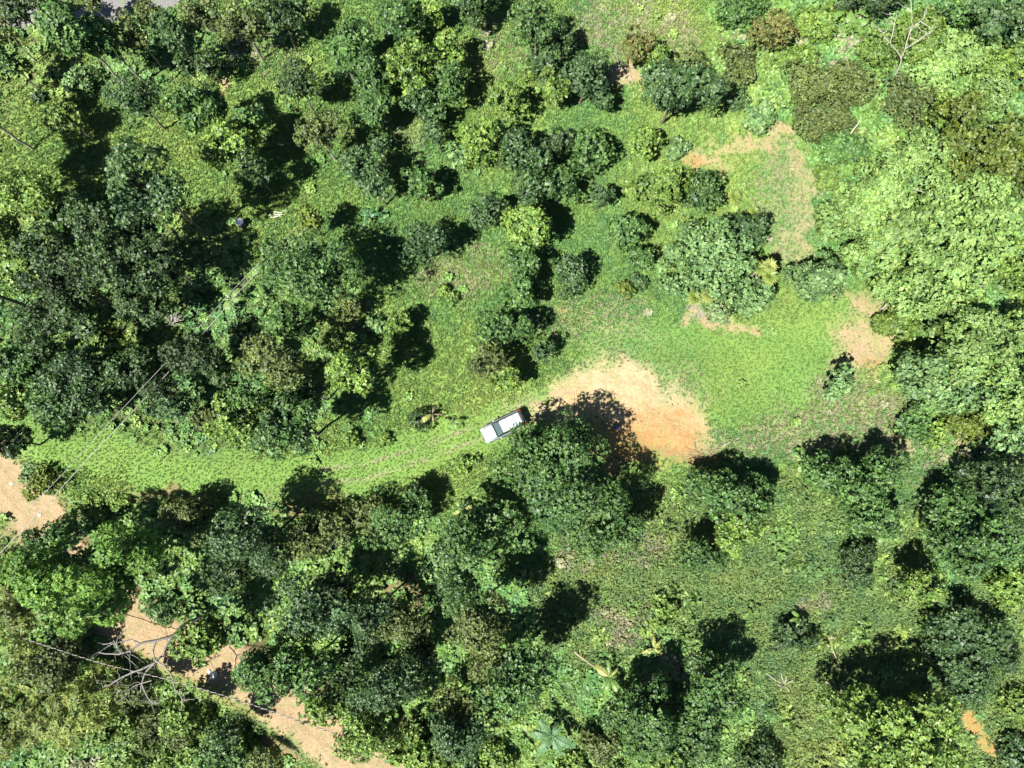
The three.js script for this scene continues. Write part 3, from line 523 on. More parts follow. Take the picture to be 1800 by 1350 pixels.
  [1290, 935, 48, 'lime', 'light green crown under the black-shaded tree'],
  [1235, 975, 42, 'glossy', 'dark speckled tree above the long grass slope'],
  [1490, 850, 62, 'glossy', 'wide tree of several tops under the dry grass'],
  [1545, 815, 38, 'glossy', 'right top of the wide several-topped tree'],
  [1435, 830, 34, 'glossy', 'left top of the wide several-topped tree'],
  [1530, 912, 48, 'glossy', 'green tree below the several-topped tree'],
  [1505, 985, 44, 'dark', 'dark bush on the long grass slope', { shrub: true, h: 1.2 }],
  [1765, 868, 62, 'dark', 'dark tree at the right edge of the lower right', { h: 1.3 }],
  [1655, 890, 40, 'glossy', 'green tree left of the dark right-edge tree'],
  [1690, 955, 68, 'glossy', 'wide green tree in the lower right'],
  [1770, 945, 50, 'glossy', 'green tree at the right edge under the dark one'],
  [1615, 1030, 44, 'lime', 'light green tree under the wide lower-right tree'],
  [1770, 1030, 46, 'lime', 'light shrub mass at the right edge of the slope', { shrub: true }],
  [1700, 840, 30, 'dark', 'dark small tree above the wide lower-right tree'],
  [1683, 1112, 68, 'blue', 'soft bluish mounded thicket on the slope', { shrub: true, h: 1.5 }],
  [1745, 1150, 40, 'blue', 'bluish thicket at the right of the mounded one', { shrub: true, h: 1.2 }],
  [1690, 1200, 56, 'blue', 'bluish thicket under a black shadow', { shrub: true, h: 1.2 }],
  [1390, 1118, 38, 'dark', 'dark bush left of the broken banana stem', { shrub: true, h: 1.3 }],
  [1255, 1215, 62, 'glossy', 'bright glossy tree below a black shadow of the lower slope', { h: 1.1 }],
  [1230, 1285, 54, 'glossy', 'glossy tree at the bottom centre right'],
  [1570, 1300, 100, 'lime', 'large yellow-green tree at the bottom right', { leaf: 1.15, h: 1.15 }],
  [1640, 1345, 50, 'lime', 'yellow-green crown cut by the bottom edge'],
  [1340, 1345, 40, 'dark', 'dark bush at the bottom edge in the lower right', { shrub: true, h: 1.4 }],
  [1790, 1240, 36, 'lime', 'light bush in the lower right corner', S],
  [1790, 1330, 40, 'blue', 'bluish bush in the bottom-right corner', { shrub: true, h: 1.2 }],
  [1165, 1075, 24, 'lime', 'yellow-green bush on the long grass slope', { shrub: true, h: 1.4 }],
  // lower middle
  [693, 920, 46, 'glossy', 'glossy tree above the small yellow-leaved banana'],
  [735, 885, 34, 'glossy', 'small glossy tree at the lower track edge', { h: 0.8 }],
  [640, 905, 40, 'olive', 'olive tree in the shade left of the glossy one', { h: 0.8 }],
  [812, 962, 52, 'glossy', 'green mounded tree under the pale banana', { h: 1.6 }],
  [770, 1000, 42, 'pale', 'soft pale shrub left of the green mounded trees', { shrub: true, h: 1.2 }],
  [806, 1035, 54, 'glossy', 'green tree in the chain beside the long black shadow', { h: 1.6 }],
  [835, 1092, 56, 'olive', 'olive-green tree in the chain above the bright glossy one', { h: 1.5 }],
  [920, 1185, 72, 'glossy', 'bright glossy big tree right of the chain at the bottom', { h: 1.4 }],
  [865, 1165, 44, 'olive', 'olive crown left of the bright glossy big tree'],
  [885, 1240, 36, 'lime', 'light crown under the bright glossy big tree'],
  [655, 1078, 44, 'blue', 'bluish glossy tree left of the red-soil gap', { h: 1.3 }],
  [713, 1097, 44, 'olive', 'olive tree right of the bluish glossy one'],
  [742, 1148, 36, 'dark', 'small glossy crown in the dark lower grove'],
  [688, 1200, 60, 'blue', 'big bluish glossy tree beside the dirt road grove', { h: 1.3 }],
  [622, 1142, 42, 'dark', 'bluish crown at the left of the lower grove'],
  [800, 1235, 36, 'olive', 'olive crown with black gaps in the lower grove'],
  [815, 1290, 56, 'blue', 'bluish speckled tree at the bottom middle'],
  [745, 1318, 54, 'lime', 'bright grassy-looking bush at the bottom edge', { shrub: true, h: 1.6 }],
  [638, 1285, 54, 'lime', 'spiky light tree over the end of the dirt road'],
  [875, 1335, 34, 'lime', 'light bush cut by the bottom edge left of the big banana', { shrub: true, h: 1.4 }],
  [1130, 1255, 70, 'glossy', 'wide glossy tree at the bottom right of the big banana'],
  [1175, 1325, 48, 'lime', 'light glossy crown at the bottom edge right of the big banana'],
  [1060, 1310, 40, 'olive', 'olive bush right of the big banana', { shrub: true, h: 1.4 }],
  [1000, 1345, 34, 'lime', 'light bush at the bottom edge under the big banana', { shrub: true, h: 1.2 }],
  // lower left
  [165, 1012, 100, 'feather', 'wide feathery lime tree at the dirt road', { h: 1.25, dens: 1.5, leaf: 1.1 }],
  [105, 945, 44, 'glossy', 'green tree above the feathery tree at the dirt road', { h: 0.9 }],
  [335, 905, 46, 'olive', 'olive tree in the dark grove below the track', { h: 0.75 }],
  [435, 945, 64, 'blue', 'tall bluish glossy tree in the lower left grove', { h: 1.4 }],
  [405, 1000, 44, 'dark', 'bluish glossy crown under the tall one'],
  [480, 990, 44, 'dark', 'bluish crown right of the tall glossy tree'],
  [545, 1070, 58, 'blue', 'big bluish tree over the banana leaves', { h: 1.3 }],
  [590, 1030, 40, 'dark', 'bluish crown above the banana leaves'],
  [565, 945, 50, 'olive', 'shaded olive tree below the track', { h: 0.8 }],
  [290, 1070, 34, 'glossy', 'small green tree beside the crooked bare trunk'],
  [368, 1118, 46, 'lime', 'light green tree leaning over the dirt road'],
  [450, 1170, 44, 'glossy', 'green tree whose leaves fringe the dirt road'],
  [528, 1180, 56, 'glossy', 'large glossy tree at the right of the dirt road', { h: 1.3 }],
  [565, 1235, 40, 'lime', 'light crown hanging over the lower dirt road'],
  [600, 1205, 40, 'dark', 'bluish crown behind the lower road trees'],
  [105, 1165, 58, 'olive', 'olive thicket under the crooked bare tree', { shrub: true, h: 3.0, t: 1.5 }],
  [60, 1170, 50, 'bamboo', 'yellow-green bamboo thicket at the left edge', { shrub: true, h: 3.2, t: 1.5 }],
  [30, 1080, 44, 'bamboo', 'shaded bamboo thicket at the left edge above', { shrub: true, h: 3.2, t: 1.5 }],
  [15, 1010, 40, 'bamboo', 'dark bamboo thicket where the dirt road is shaded', { shrub: true, h: 3.2, t: 1.5 }],
  [165, 1232, 58, 'bamboo', 'yellow-tipped thicket below the crooked bare tree', { shrub: true, h: 3.0, t: 1.5 }],
  [100, 1255, 60, 'bamboo', 'golden bamboo mass in the lower left', { shrub: true, h: 1.4 }],
  [20, 1270, 54, 'bamboo', 'bamboo mass in the bottom-left corner', { shrub: true, h: 1.4 }],
  [215, 1280, 56, 'lime', 'light thicket right of the golden bamboo', { shrub: true, h: 1.4 }],
  [285, 1278, 46, 'olive', 'olive shrub between the bare tree and the cable', { shrub: true, h: 3.0, t: 1.5 }],
  [345, 1295, 50, 'lime', 'light green shrub left of the lower dirt road', { shrub: true, h: 1.3 }],
  [245, 1218, 34, 'olive', 'tall olive shrub under the crooked bare limbs', { shrub: true, h: 5.5, t: 1.9 }],
  [325, 1256, 34, 'lime', 'tall light shrub left of the twisted cable', { shrub: true, h: 5.5, t: 1.9 }],
  [398, 1288, 32, 'glossy', 'tall green shrub under the lower end of the cable', { shrub: true, h: 5.5, t: 1.9 }],
  [30, 975, 30, 'olive', 'olive shrub shading the dirt road at the left edge', { shrub: true, h: 5, t: 1.9 }],
  [470, 1335, 30, 'olive', 'olive shrub at the bottom edge shading the road', { shrub: true, h: 4.5, t: 1.6 }],
  [392, 1322, 44, 'glossy', 'leafy roadside shrub under the cable', { shrub: true, h: 3.2, t: 1.5 }],
  [440, 1335, 34, 'pale', 'greyish shrub at the bottom edge by the road', { shrub: true, h: 1.4 }],
  [275, 1335, 40, 'lime', 'light shrub at the bottom edge of the lower left', S],
];
for (const [px, py, r, kind, label, o] of TREES) tree(px, py, py < 480 && px < 1250 ? (px > 590 || py < 330 ? r * 0.9 : r) : r, kind, label, o || {});

// ------------------------------------------------------------------ the parked car
{
  const white = new THREE.MeshPhysicalMaterial({ color: 0x8d949d, roughness: 0.35, clearcoat: 0.8, clearcoatRoughness: 0.1 }), roofWhite = new THREE.MeshPhysicalMaterial({ color: 0xb4b9c0, roughness: 0.4, clearcoat: 0.6, clearcoatRoughness: 0.15 });
  const glass = new THREE.MeshPhysicalMaterial({ color: 0x1b2427, roughness: 0.12, clearcoat: 0.3, clearcoatRoughness: 0.05 });
  const black = mat([0.018, 0.019, 0.02], 0.6), rubber = mat([0.012, 0.012, 0.012], 0.9), chrome = mat([0.55, 0.56, 0.58], 0.3, { metalness: 0.8 }), red = mat([0.24, 0.012, 0.012], 0.3), lamp = mat([0.75, 0.77, 0.8], 0.15), seam = mat([0.06, 0.062, 0.065], 0.6);
  const car = new THREE.Group(); car.userData = {};
  // x forward, y up, z to the right side; length 4.78, width 1.86, height 1.80
  const ring = (x, y0, y1, w0, w1, rnd = 0.12) => { const p = []; const n = 4; const corner = (cz, cy, a0, rz, ry) => { for (let i = 0; i <= n; i++) { const a = a0 + i / n * Math.PI / 2; p.push([cz + Math.cos(a) * rz, cy + Math.sin(a) * ry]); } }; corner(w1 - rnd, y1 - rnd, 0, rnd, rnd); corner(-w1 + rnd, y1 - rnd, Math.PI / 2, rnd, rnd); corner(-w0 + 0.08, y0 + 0.08, Math.PI, 0.08, 0.08); corner(w0 - 0.08, y0 + 0.08, 1.5 * Math.PI, 0.08, 0.08); return p.map(([z, y]) => V3(x, y, z)); };
  function loft(rings) { const m = rings[0].length, pos = [], idx = []; for (const r of rings) for (const p of r) pos.push(p.x, p.y, p.z); for (let i = 0; i < rings.length - 1; i++) for (let k = 0; k < m; k++) { const a = i * m + k, b = i * m + (k + 1) % m; idx.push(a, a + m, b, b, a + m, b + m); } for (const [r, f] of [[0, 0], [rings.length - 1, 1]]) { const c = rings[r].reduce((s, p) => s.add(p), V3(0, 0, 0)).multiplyScalar(1 / m); const ci = pos.length / 3; pos.push(c.x, c.y, c.z); for (let k = 0; k < m; k++) { const a = r * m + k, b = r * m + (k + 1) % m; f ? idx.push(ci, b, a) : idx.push(ci, a, b); } } const g = new THREE.BufferGeometry(); g.setAttribute('position', new THREE.Float32BufferAttribute(pos, 3)); g.setIndex(idx); g.computeVertexNormals(); return g; }
  part('body', loft([ring(-2.36, 0.5, 1.02, 0.72, 0.70), ring(-2.28, 0.4, 1.10, 0.86, 0.84), ring(-2.0, 0.36, 1.12, 0.92, 0.90), ring(-1.0, 0.34, 1.12, 0.93, 0.91), ring(0.4, 0.34, 1.10, 0.93, 0.91), ring(1.0, 0.34, 1.09, 0.93, 0.90), ring(1.7, 0.36, 1.05, 0.92, 0.88), ring(2.15, 0.4, 0.97, 0.88, 0.82), ring(2.36, 0.46, 0.84, 0.74, 0.70), ring(2.42, 0.5, 0.72, 0.62, 0.60)]), white, car);
  part('hood_gap', loft([ring(1.0, 1.0, 1.114, 0.83, 0.81, 0.05), ring(1.4, 1.0, 1.104, 0.82, 0.79, 0.05), ring(1.9, 0.95, 1.05, 0.77, 0.73, 0.05), ring(2.25, 0.88, 0.972, 0.66, 0.62, 0.05)]), seam, car);
  part('hood', loft([ring(1.0, 1.0, 1.125, 0.78, 0.76, 0.05), ring(1.4, 1.0, 1.115, 0.77, 0.74, 0.05), ring(1.9, 0.95, 1.06, 0.72, 0.68, 0.05), ring(2.2, 0.88, 0.985, 0.60, 0.56, 0.05)]), white, car);
  part('cabin', loft([ring(-2.26, 1.05, 1.12, 0.80, 0.78, 0.03), ring(-2.06, 1.05, 1.55, 0.84, 0.70, 0.06), ring(-1.9, 1.05, 1.70, 0.85, 0.69, 0.08), ring(-0.6, 1.05, 1.73, 0.86, 0.70, 0.08), ring(0.25, 1.05, 1.70, 0.86, 0.69, 0.08), ring(0.75, 1.05, 1.36, 0.85, 0.76, 0.05), ring(1.06, 1.05, 1.115, 0.83, 0.80, 0.03)]), glass, car);
  const win = (name, x0, x1, ya, yb, s) => { const q = (x, t) => { const y = lerp(ya, yb, t); const z = lerp(0.857, 0.705, (y - 1.1) / 0.6) + 0.006; return [x, y, z * s]; }; const g = new THREE.BufferGeometry(); g.setAttribute('position', new THREE.Float32BufferAttribute([...q(x0, 0), ...q(x1, 0), ...q(x1 - 0.08, 1), ...q(x0 + 0.06, 1)], 3)); g.setIndex(s > 0 ? [0, 1, 2, 0, 2, 3] : [0, 2, 1, 0, 3, 2]); g.computeVertexNormals(); return part(name, g, glass, car); };
  for (const s of [-1, 1]) { win('side_window', -1.75, -0.95, 1.14, 1.62, s); win('side_window', -0.9, -0.1, 1.14, 1.63, s); win('side_window', -0.05, 0.72, 1.14, 1.6, s); }
  for (const [a, b] of [[-1.98, -1.38], [-1.31, -0.55], [-0.48, 0.26]]) { const g = new RoundedBoxGeometry(b - a, 0.07, 1.28, 3, 0.03); g.translate((a + b) / 2, 1.745, 0); part('roof_panel', g, roofWhite, car); }
  { const g = new THREE.BoxGeometry(2.2, 0.05, 1.27); g.translate(-0.86, 1.722, 0); part('roof_gutter', g, seam, car); }
  const slab = (pts, m, name, off = 0) => { const g = new THREE.BufferGeometry(); g.setAttribute('position', new THREE.Float32BufferAttribute(pts.flat(), 3)); g.setIndex([0, 1, 2, 0, 2, 3]); g.computeVertexNormals(); return part(name, g, m, car); };
  slab([[1.02, 1.145, -0.76], [1.02, 1.145, 0.76], [0.30, 1.725, 0.62], [0.30, 1.725, -0.62]], mat([0.055, 0.085, 0.088], 0.15), 'windshield');
  slab([[-2.29, 1.2, 0.64], [-2.29, 1.2, -0.64], [-2.04, 1.68, -0.58], [-2.04, 1.68, 0.58]], glass, 'rear_window');
  { const g = new RoundedBoxGeometry(0.16, 0.3, 1.1, 2, 0.04); g.translate(-2.34, 0.98, 0); part('tailgate', g, white, car); }
  { const g = new RoundedBoxGeometry(0.2, 0.04, 1.2, 2, 0.015); g.translate(-2.08, 1.735, 0); part('spoiler', g, black, car); }
  for (const s of [-1, 1]) {
    { const g = new RoundedBoxGeometry(0.30, 0.30, 0.22, 3, 0.06); g.translate(-2.25, 1.05, 0.80 * s); part('tail_light', g, red, car); }
    { const g = new RoundedBoxGeometry(0.34, 0.14, 0.3, 3, 0.05); g.rotateY(0.35 * s); g.translate(2.18, 0.88, 0.66 * s); part('headlight', g, lamp, car); }
    { const g = new THREE.CapsuleGeometry(0.022, 2.0, 4, 8); g.rotateZ(Math.PI / 2); g.translate(-0.85, 1.8, 0.665 * s); const r = part('roof_rail', g, black, car); for (const x of [-1.7, -0.85, 0]) { const f = new THREE.BoxGeometry(0.08, 0.06, 0.04); f.translate(x, 1.765, 0.66 * s); part('rail_foot', f, black, r); } }
    { const g = new RoundedBoxGeometry(0.14, 0.16, 0.24, 3, 0.05); g.translate(0.72, 1.2, 1.02 * s); part('side_mirror', g, white, car); }
    for (const x of [-0.75, 0.2]) { const g = new RoundedBoxGeometry(0.2, 0.03, 0.03, 2, 0.012); g.translate(x, 0.98, 0.94 * s); part('door_handle', g, chrome, car); }
    { const g = new RoundedBoxGeometry(1.9, 0.05, 0.16, 2, 0.02); g.translate(-0.05, 0.36, 0.98 * s); part('running_board', g, black, car); }
    { const g = new THREE.BoxGeometry(3.0, 0.035, 0.02); g.translate(-0.6, 1.095, 0.915 * s); part('belt_moulding', g, chrome, car); }
    for (const x of [-1.42, 1.42]) { const w = new THREE.Group(); w.name = 'wheel'; car.add(w); w.position.set(x, 0.37, 0.80 * s); const ty = new THREE.TorusGeometry(0.27, 0.105, 12, 28); ty.scale(1, 1, 1.1); part('tyre', ty, rubber, w); const rm = new THREE.CylinderGeometry(0.21, 0.21, 0.15, 20); rm.rotateX(Math.PI / 2); part('rim', rm, chrome, w); }
    { const g = new THREE.TorusGeometry(0.44, 0.03, 6, 20, Math.PI); g.translate(0, 0, 0); for (const x of [-1.42, 1.42]) { const c = g.clone(); c.translate(x, 0.37, 0.925 * s); part('wheel_arch', c, black, car); } }
  }
  for (const [x, len] of [[-0.02, 0.55]]) for (const s of [-1, 1]) { const g = new THREE.CapsuleGeometry(0.012, len, 3, 6); g.rotateX(Math.PI / 2); g.rotateY(0.2 * s); g.translate(1.03, 1.16, 0.32 * s); part('wiper', g, black, car); }
  { const g = new RoundedBoxGeometry(0.08, 0.2, 1.0, 2, 0.03); g.translate(2.4, 0.66, 0); part('grille', g, black, car); }
  { const g = new RoundedBoxGeometry(0.16, 0.22, 1.6, 2, 0.06); g.translate(-2.36, 0.58, 0); part('rear_bumper', g, white, car); }
  const c = spot(885, 750, 0.6); const f = onLevel(850, 767, 0), b = onLevel(920, 733, 0);
  car.position.set(c.x, ground(c.x, c.z) - 0.02, c.z); car.rotation.y = Math.atan2(-(f.z - b.z), f.x - b.x);
  register(car, 'parked_car', 'white car with dark glass and red tail lights parked on the grass track', 'car');
}

// ------------------------------------------------------------------ banana plants
const bananaGreen = mat([0.095, 0.175, 0.035], 0.5, { side: THREE.DoubleSide }), bananaBlue = mat([0.062, 0.135, 0.052], 0.62, { side: THREE.DoubleSide }), bananaYellow = mat([0.21, 0.225, 0.06], 0.55, { side: THREE.DoubleSide }), bananaDark = mat([0.045, 0.125, 0.045], 0.45, { side: THREE.DoubleSide }), bananaDry = mat([0.27, 0.22, 0.145], 0.85, { side: THREE.DoubleSide }), stemMat = mat([0.30, 0.31, 0.15], 0.7);
function bladeGeo(L, w, arch, r) {                            // a leaf along +x: midrib with torn, drooping strips on either side
  const n = 11, pos = [], idx = []; const rib = t => [L * (t - 0.18 * arch * t * t), L * (0.5 * t - (0.3 + 0.55 * arch) * t * t)];
  for (const s of [-1, 1]) { let droop = 0.25; for (let i = 0; i < n; i++) {
    const t0 = 0.1 + 0.9 * i / n, t1 = 0.1 + 0.9 * (i + (r() < 0.35 ? 0.86 : 1.0)) / n, hw = t => w * Math.pow(Math.sin(Math.PI * clamp(t * 0.9 + 0.04)), 0.55); if (r() < 0.3) droop = 0.1 + r() * 0.7;
    const a = rib(t0), b = rib(t1), h0 = hw(t0) * (0.86 + r() * 0.2), h1 = hw(t1) * (0.86 + r() * 0.2), k = pos.length / 3; const e = 0.06 * L * r();
    pos.push(a[0], a[1], 0, b[0], b[1], 0, b[0] + e, b[1] - h1 * droop * 0.35, s * h1 * 0.6, a[0] + e, a[1] - h0 * droop * 0.35, s * h0 * 0.6, b[0] + e * 1.5, b[1] - h1 * droop, s * h1, a[0] + e * 1.5, a[1] - h0 * droop, s * h0);
    s > 0 ? idx.push(k, k + 3, k + 1, k + 1, k + 3, k + 2, k + 3, k + 5, k + 2, k + 2, k + 5, k + 4) : idx.push(k, k + 1, k + 3, k + 1, k + 2, k + 3, k + 3, k + 2, k + 5, k + 2, k + 4, k + 5);
  } }
  const g = new THREE.BufferGeometry(); g.setAttribute('position', new THREE.Float32BufferAttribute(pos, 3)); g.setIndex(idx); g.computeVertexNormals();
  const m = limb(Array.from({ length: 7 }, (_, i) => { const q = rib(i / 6); return V3(q[0], q[1] + 0.004, 0); }), [0.03, 0.022, 0.018, 0.014, 0.011, 0.008, 0.004], 4); return mergeGeometries([g, m]);
}
const bladeSet = (() => { const r = rng(5); return Array.from({ length: 6 }, (_, i) => bladeGeo(1, 0.13 + 0.025 * (i % 3), 0.35 + 0.18 * i * 0.6, r)); })();
let bseed = 400;
function banana(px, py, h, L, n, m, label, o = {}) {
  const r = rng(bseed++), p = spot(px, py, h), g = new THREE.Group(); g.position.copy(p); const a0 = r() * 6.28;
  part('stem', limb(wander(V3(0, -0.3, 0), V3(0, h, 0), 4, 0.1, r), [0.13, 0.12, 0.11, 0.09, 0.07], 8), stemMat, g);
  for (let i = 0; i < n; i++) { const lf = part('leaf', bladeSet[(r() * 6) | 0], i < (o.dry || 0) ? bananaDry : (o.mix && r() < o.mix ? bananaYellow : m), g); lf.position.y = h - 0.05 - r() * 0.15; lf.rotation.set(0, a0 + i / n * 6.283 + (r() - 0.5) * 1.0, i < (o.dry || 0) ? -0.7 : (r() - 0.3) * 0.5, 'YXZ'); lf.scale.setScalar(L * (0.5 + r() * 0.7)); if (i < (o.dry || 0)) lf.scale.z *= 0.4; }
  return register(g, 'banana_plant', label, 'banana plant', 'banana plants');
}
banana(405, 525, 2.0, 1.9, 8, bananaGreen, 'light green banana plant in the shaded left clearing, largest there', { dry: 1 });
banana(330, 512, 1.8, 1.7, 6, bananaGreen, 'banana plant in dark shade left of the light green one');
banana(462, 522, 1.5, 1.5, 5, bananaGreen, 'banana plant touching the very large domed tree');
banana(348, 655, 2.4, 1.6, 5, bananaGreen, 'banana plant under the overhead wires');
banana(760, 728, 1.9, 1.9, 6, bananaYellow, 'withered banana plant with tan stems left of the car', { dry: 5 });
banana(795, 742, 1.0, 1.3, 6, bananaGreen, 'small banana plant with one white leaf beside the withered one', { dry: 1 });
banana(816, 893, 1.8, 1.35, 7, bananaYellow, 'pale yellow star-shaped banana plant left of the huge tree');
banana(697, 965, 1.6, 1.3, 6, bananaGreen, 'banana plant with two yellow leaves above the red soil', { mix: 0.4 });
banana(640, 945, 1.6, 1.4, 4, bananaGreen, 'banana leaves in shade of the olive tree below the track');
banana(395, 1052, 5.2, 2.2, 6, bananaDark, 'dark green broad banana leaves above the dirt road');
banana(590, 1080, 5.6, 2.3, 7, bananaBlue, 'blue-green banana leaves in the lower left grove');
banana(970, 1293, 3.6, 2.7, 9, bananaBlue, 'largest banana plant, blue-green, at the bottom middle');
banana(1073, 1190, 2.6, 2.1, 8, bananaGreen, 'banana plant with a long dry stalk in the lower middle', { dry: 1, mix: 0.2 });
banana(1095, 1205, 1.6, 1.9, 4, bananaGreen, 'drooping banana shoot right of the dry-stalked one', { mix: 0.4 });
banana(1565, 938, 2.2, 1.7, 6, bananaGreen, 'banana plant right of the dark bush on the slope', { dry: 1 });
banana(1493, 1222, 2.4, 1.7, 8, bananaGreen, 'bright banana plant below the broken stem', { dry: 2 });
banana(1407, 1085, 1.6, 1.4, 5, bananaGreen, 'small banana plant with bent leaf on the slope', { dry: 2 });
banana(1413, 808, 1.8, 1.4, 6, bananaGreen, 'banana plant at the lower rim of the dry grass', { mix: 0.3 });
banana(1790, 1238, 1.3, 1.2, 5, bananaYellow, 'yellow banana shoot at the right edge');
banana(1492, 15, 2.4, 2.4, 7, bananaGreen, 'lime broad-leaved plant beside the black hollow at the top', {});
banana(1532, 32, 1.4, 1.8, 5, bananaGreen, 'low broad-leaved plant under the black hollow at the top', { dry: 1 });
banana(648, 378, 1.8, 1.5, 6, bananaDark, 'dark banana plant in the meadow left of the frosted tree');
banana(32, 462, 3.2, 2.0, 8, bananaGreen, 'palm-like banana plant at the left edge');
banana(1565, 1138, 1.0, 0.9, 4, bananaYellow, 'tiny yellow banana shoot on the slope');
banana(1150, 1140, 1.4, 1.2, 6, bananaYellow, 'yellow-green shoot right of the brush pile');

// ------------------------------------------------------------------ palm clumps
const palmMat = mat([0.13, 0.19, 0.035], 0.5, { side: THREE.DoubleSide }), palmPale = mat([0.20, 0.235, 0.06], 0.55, { side: THREE.DoubleSide });
const strapSet = (() => { const r = rng(9); return Array.from({ length: 4 }, () => { const L = 0.62, w = 0.045, gs = []; for (let i = 0; i < 46; i++) { const a = i * 2.39996, ti = 1.35 - 1.25 * Math.sqrt((i + 1) / 46) + (r() - 0.5) * 0.25, g = new THREE.BufferGeometry(), k = L * (0.7 + r() * 0.45), c = Math.cos(ti) * k, s = Math.sin(ti) * k; g.setAttribute('position', new THREE.Float32BufferAttribute([0, 0, -w * 0.6, 0, 0, w * 0.6, c * 0.6, s * 0.75, w, c * 0.6, s * 0.75, -w, c, s * 0.75, 0], 3)); g.setIndex([0, 1, 2, 0, 2, 3, 3, 2, 4]); g.computeVertexNormals(); g.rotateY(a); gs.push(g); } return mergeGeometries(gs); }); })();
function palmClump(px, py, h, heads, label) {
  const r = rng(bseed++), p = spot(px, py, h), g = new THREE.Group(); g.position.copy(p);
  heads.forEach(([dx, dz, s], i) => { part('stem', limb(wander(V3(dx * 0.3, -0.3, dz * 0.3), V3(dx, h - 0.05, dz), 3, 0.15, r), [0.11, 0.09, 0.08, 0.06], 6), barkB, g); const q = part('leaf_rosette', strapSet[i % 4], i % 2 ? palmPale : palmMat, g); q.position.set(dx, h, dz); q.rotation.y = r() * 6; q.scale.setScalar(s); const u = part('leaf_rosette', strapSet[(i + 1) % 4], palmPale, g); u.position.set(dx, h - 0.22, dz); u.rotation.y = r() * 6; u.scale.set(s * 1.15, s * 0.6, s * 1.15); });
  return register(g, 'palm_clump', label, 'palm', 'yellow-green palm clumps');
}
palmClump(1347, 476, 6.6, [[-0.75, -0.25, 1.35], [0.35, -0.45, 1.5], [0.3, 0.6, 1.5]], 'yellow-green palm clump with three heads on the pale dome');
palmClump(1232, 522, 5.2, [[-0.65, 0.1, 1.4], [0.75, -0.1, 1.5]], 'yellow-green palm clump with two heads above the brown soil patch');
palmClump(1325, 372, 1.4, [[0, 0, 1.2]], 'single yellow palm rosette in the grass above the pale dome');
palmClump(1290, 345, 1.2, [[0, 0, 1.4]], 'green palm rosette left of the grassy path');
palmClump(1300, 385, 1.0, [[0, 0, 1.3]], 'low palm rosette touching the bluish crown of the dome');
palmClump(1207, 390, 1.2, [[0, 0, 1.2], [0.5, 0.2, 1]], 'low palm pair at the upper left of the pale dome');
palmClump(455, 620, 4.5, [[0, 0, 1.6], [0.6, 0.3, 1.3]], 'spiky yellow-green palm beside the olive tree with long shadow');

// ------------------------------------------------------------------ bare trees, sticks and brush
function bareTree(name, label, category, m, base, limbs, group, twigs = 0) {     // limbs: survey points with heights above the foot of the tree
  const p0 = spot(...base), g = new THREE.Group(); g.position.copy(p0); const r = rng(bseed++);
  limbs.forEach(([nm, pts, r0, r1]) => { const P = pts.map(([a, b, h]) => onLevel(a, b, p0.y + h).sub(p0)); const Q = []; for (let i = 0; i < P.length - 1; i++) for (let k = 0; k < 3; k++) Q.push(P[i].clone().lerp(P[i + 1], k / 3).add(V3((r() - 0.5) * 0.1, (r() - 0.5) * 0.1, (r() - 0.5) * 0.1))); Q.push(P[P.length - 1]); part(nm, limb(Q, Q.map((_, i) => lerp(r0, r1, i / (Q.length - 1))), 7), m, g); });
  if (twigs) { const cs = g.children.slice(1); for (let i = 0; i < twigs; i++) { const c = cs[i % cs.length].geometry.attributes.position, k = Math.floor((0.35 + 0.6 * r()) * c.count), a = V3().fromBufferAttribute(c, k), an = r() * 6.28, l = 0.7 + r() * 1.5, b = a.clone().add(V3(Math.cos(an) * l, 0.2 + r() * 0.8, Math.sin(an) * l)); part('twig', limb(wander(a, b, 4, 0.5, r), [0.035, 0.028, 0.022, 0.016, 0.01], 5), m, g); } }
  return register(g, name, label, category, group);
}
const Z3 = (a, b, h) => [60 + a / 5, 1040 + b / 5, h];
bareTree('bare_tree', 'crooked bare tree leaning over the dirt road with long grey limbs', 'tree', mat([0.20, 0.19, 0.17], 0.95), [388, 1070, 0], [
  ['trunk', [Z3(1640, 150, -0.2), Z3(1480, 210, 2), Z3(1300, 310, 4), Z3(1230, 385, 5), Z3(1080, 430, 6), Z3(930, 455, 6.8), Z3(850, 520, 7.2), Z3(740, 550, 7.6), Z3(570, 535, 8)], 0.25, 0.06],
  ['branch', [Z3(1230, 385, 5), Z3(1180, 450, 5.6), Z3(1125, 560, 6), Z3(1060, 630, 6.3), Z3(985, 700, 6.6), Z3(945, 800, 6.8), Z3(935, 890, 7)], 0.15, 0.05],
  ['branch', [Z3(1075, 430, 6), Z3(1045, 520, 6.4), Z3(1060, 600, 6.6), Z3(1150, 655, 6.7), Z3(1210, 740, 6.8), Z3(1240, 860, 7), Z3(1300, 940, 7), Z3(1290, 1040, 7)], 0.10, 0.035],
  ['branch', [Z3(930, 455, 6.8), Z3(860, 425, 7.1), Z3(700, 450, 7.3), Z3(600, 465, 7.5)], 0.085, 0.04],
  ['branch', [Z3(1060, 630, 6.3), Z3(900, 700, 6.8), Z3(780, 745, 7), Z3(690, 805, 7.2), Z3(610, 840, 7.3)], 0.11, 0.04],
  ['branch', [Z3(945, 800, 6.8), Z3(1000, 940, 7), Z3(1060, 990, 7.1), Z3(1125, 955, 7.2)], 0.07, 0.03],
  ['branch', [Z3(850, 520, 7.2), Z3(840, 600, 7.5)], 0.06, 0.03],
  ['branch', [Z3(1030, 780, 6.9), Z3(880, 830, 7), Z3(790, 900, 7.1)], 0.06, 0.03],
  ['branch', [Z3(760, 540, 7.6), Z3(700, 430, 7.8)], 0.05, 0.03],
], undefined, 44);
const Z8 = (a, b, h) => [1480 + a / 7.5, b / 7.5, h];
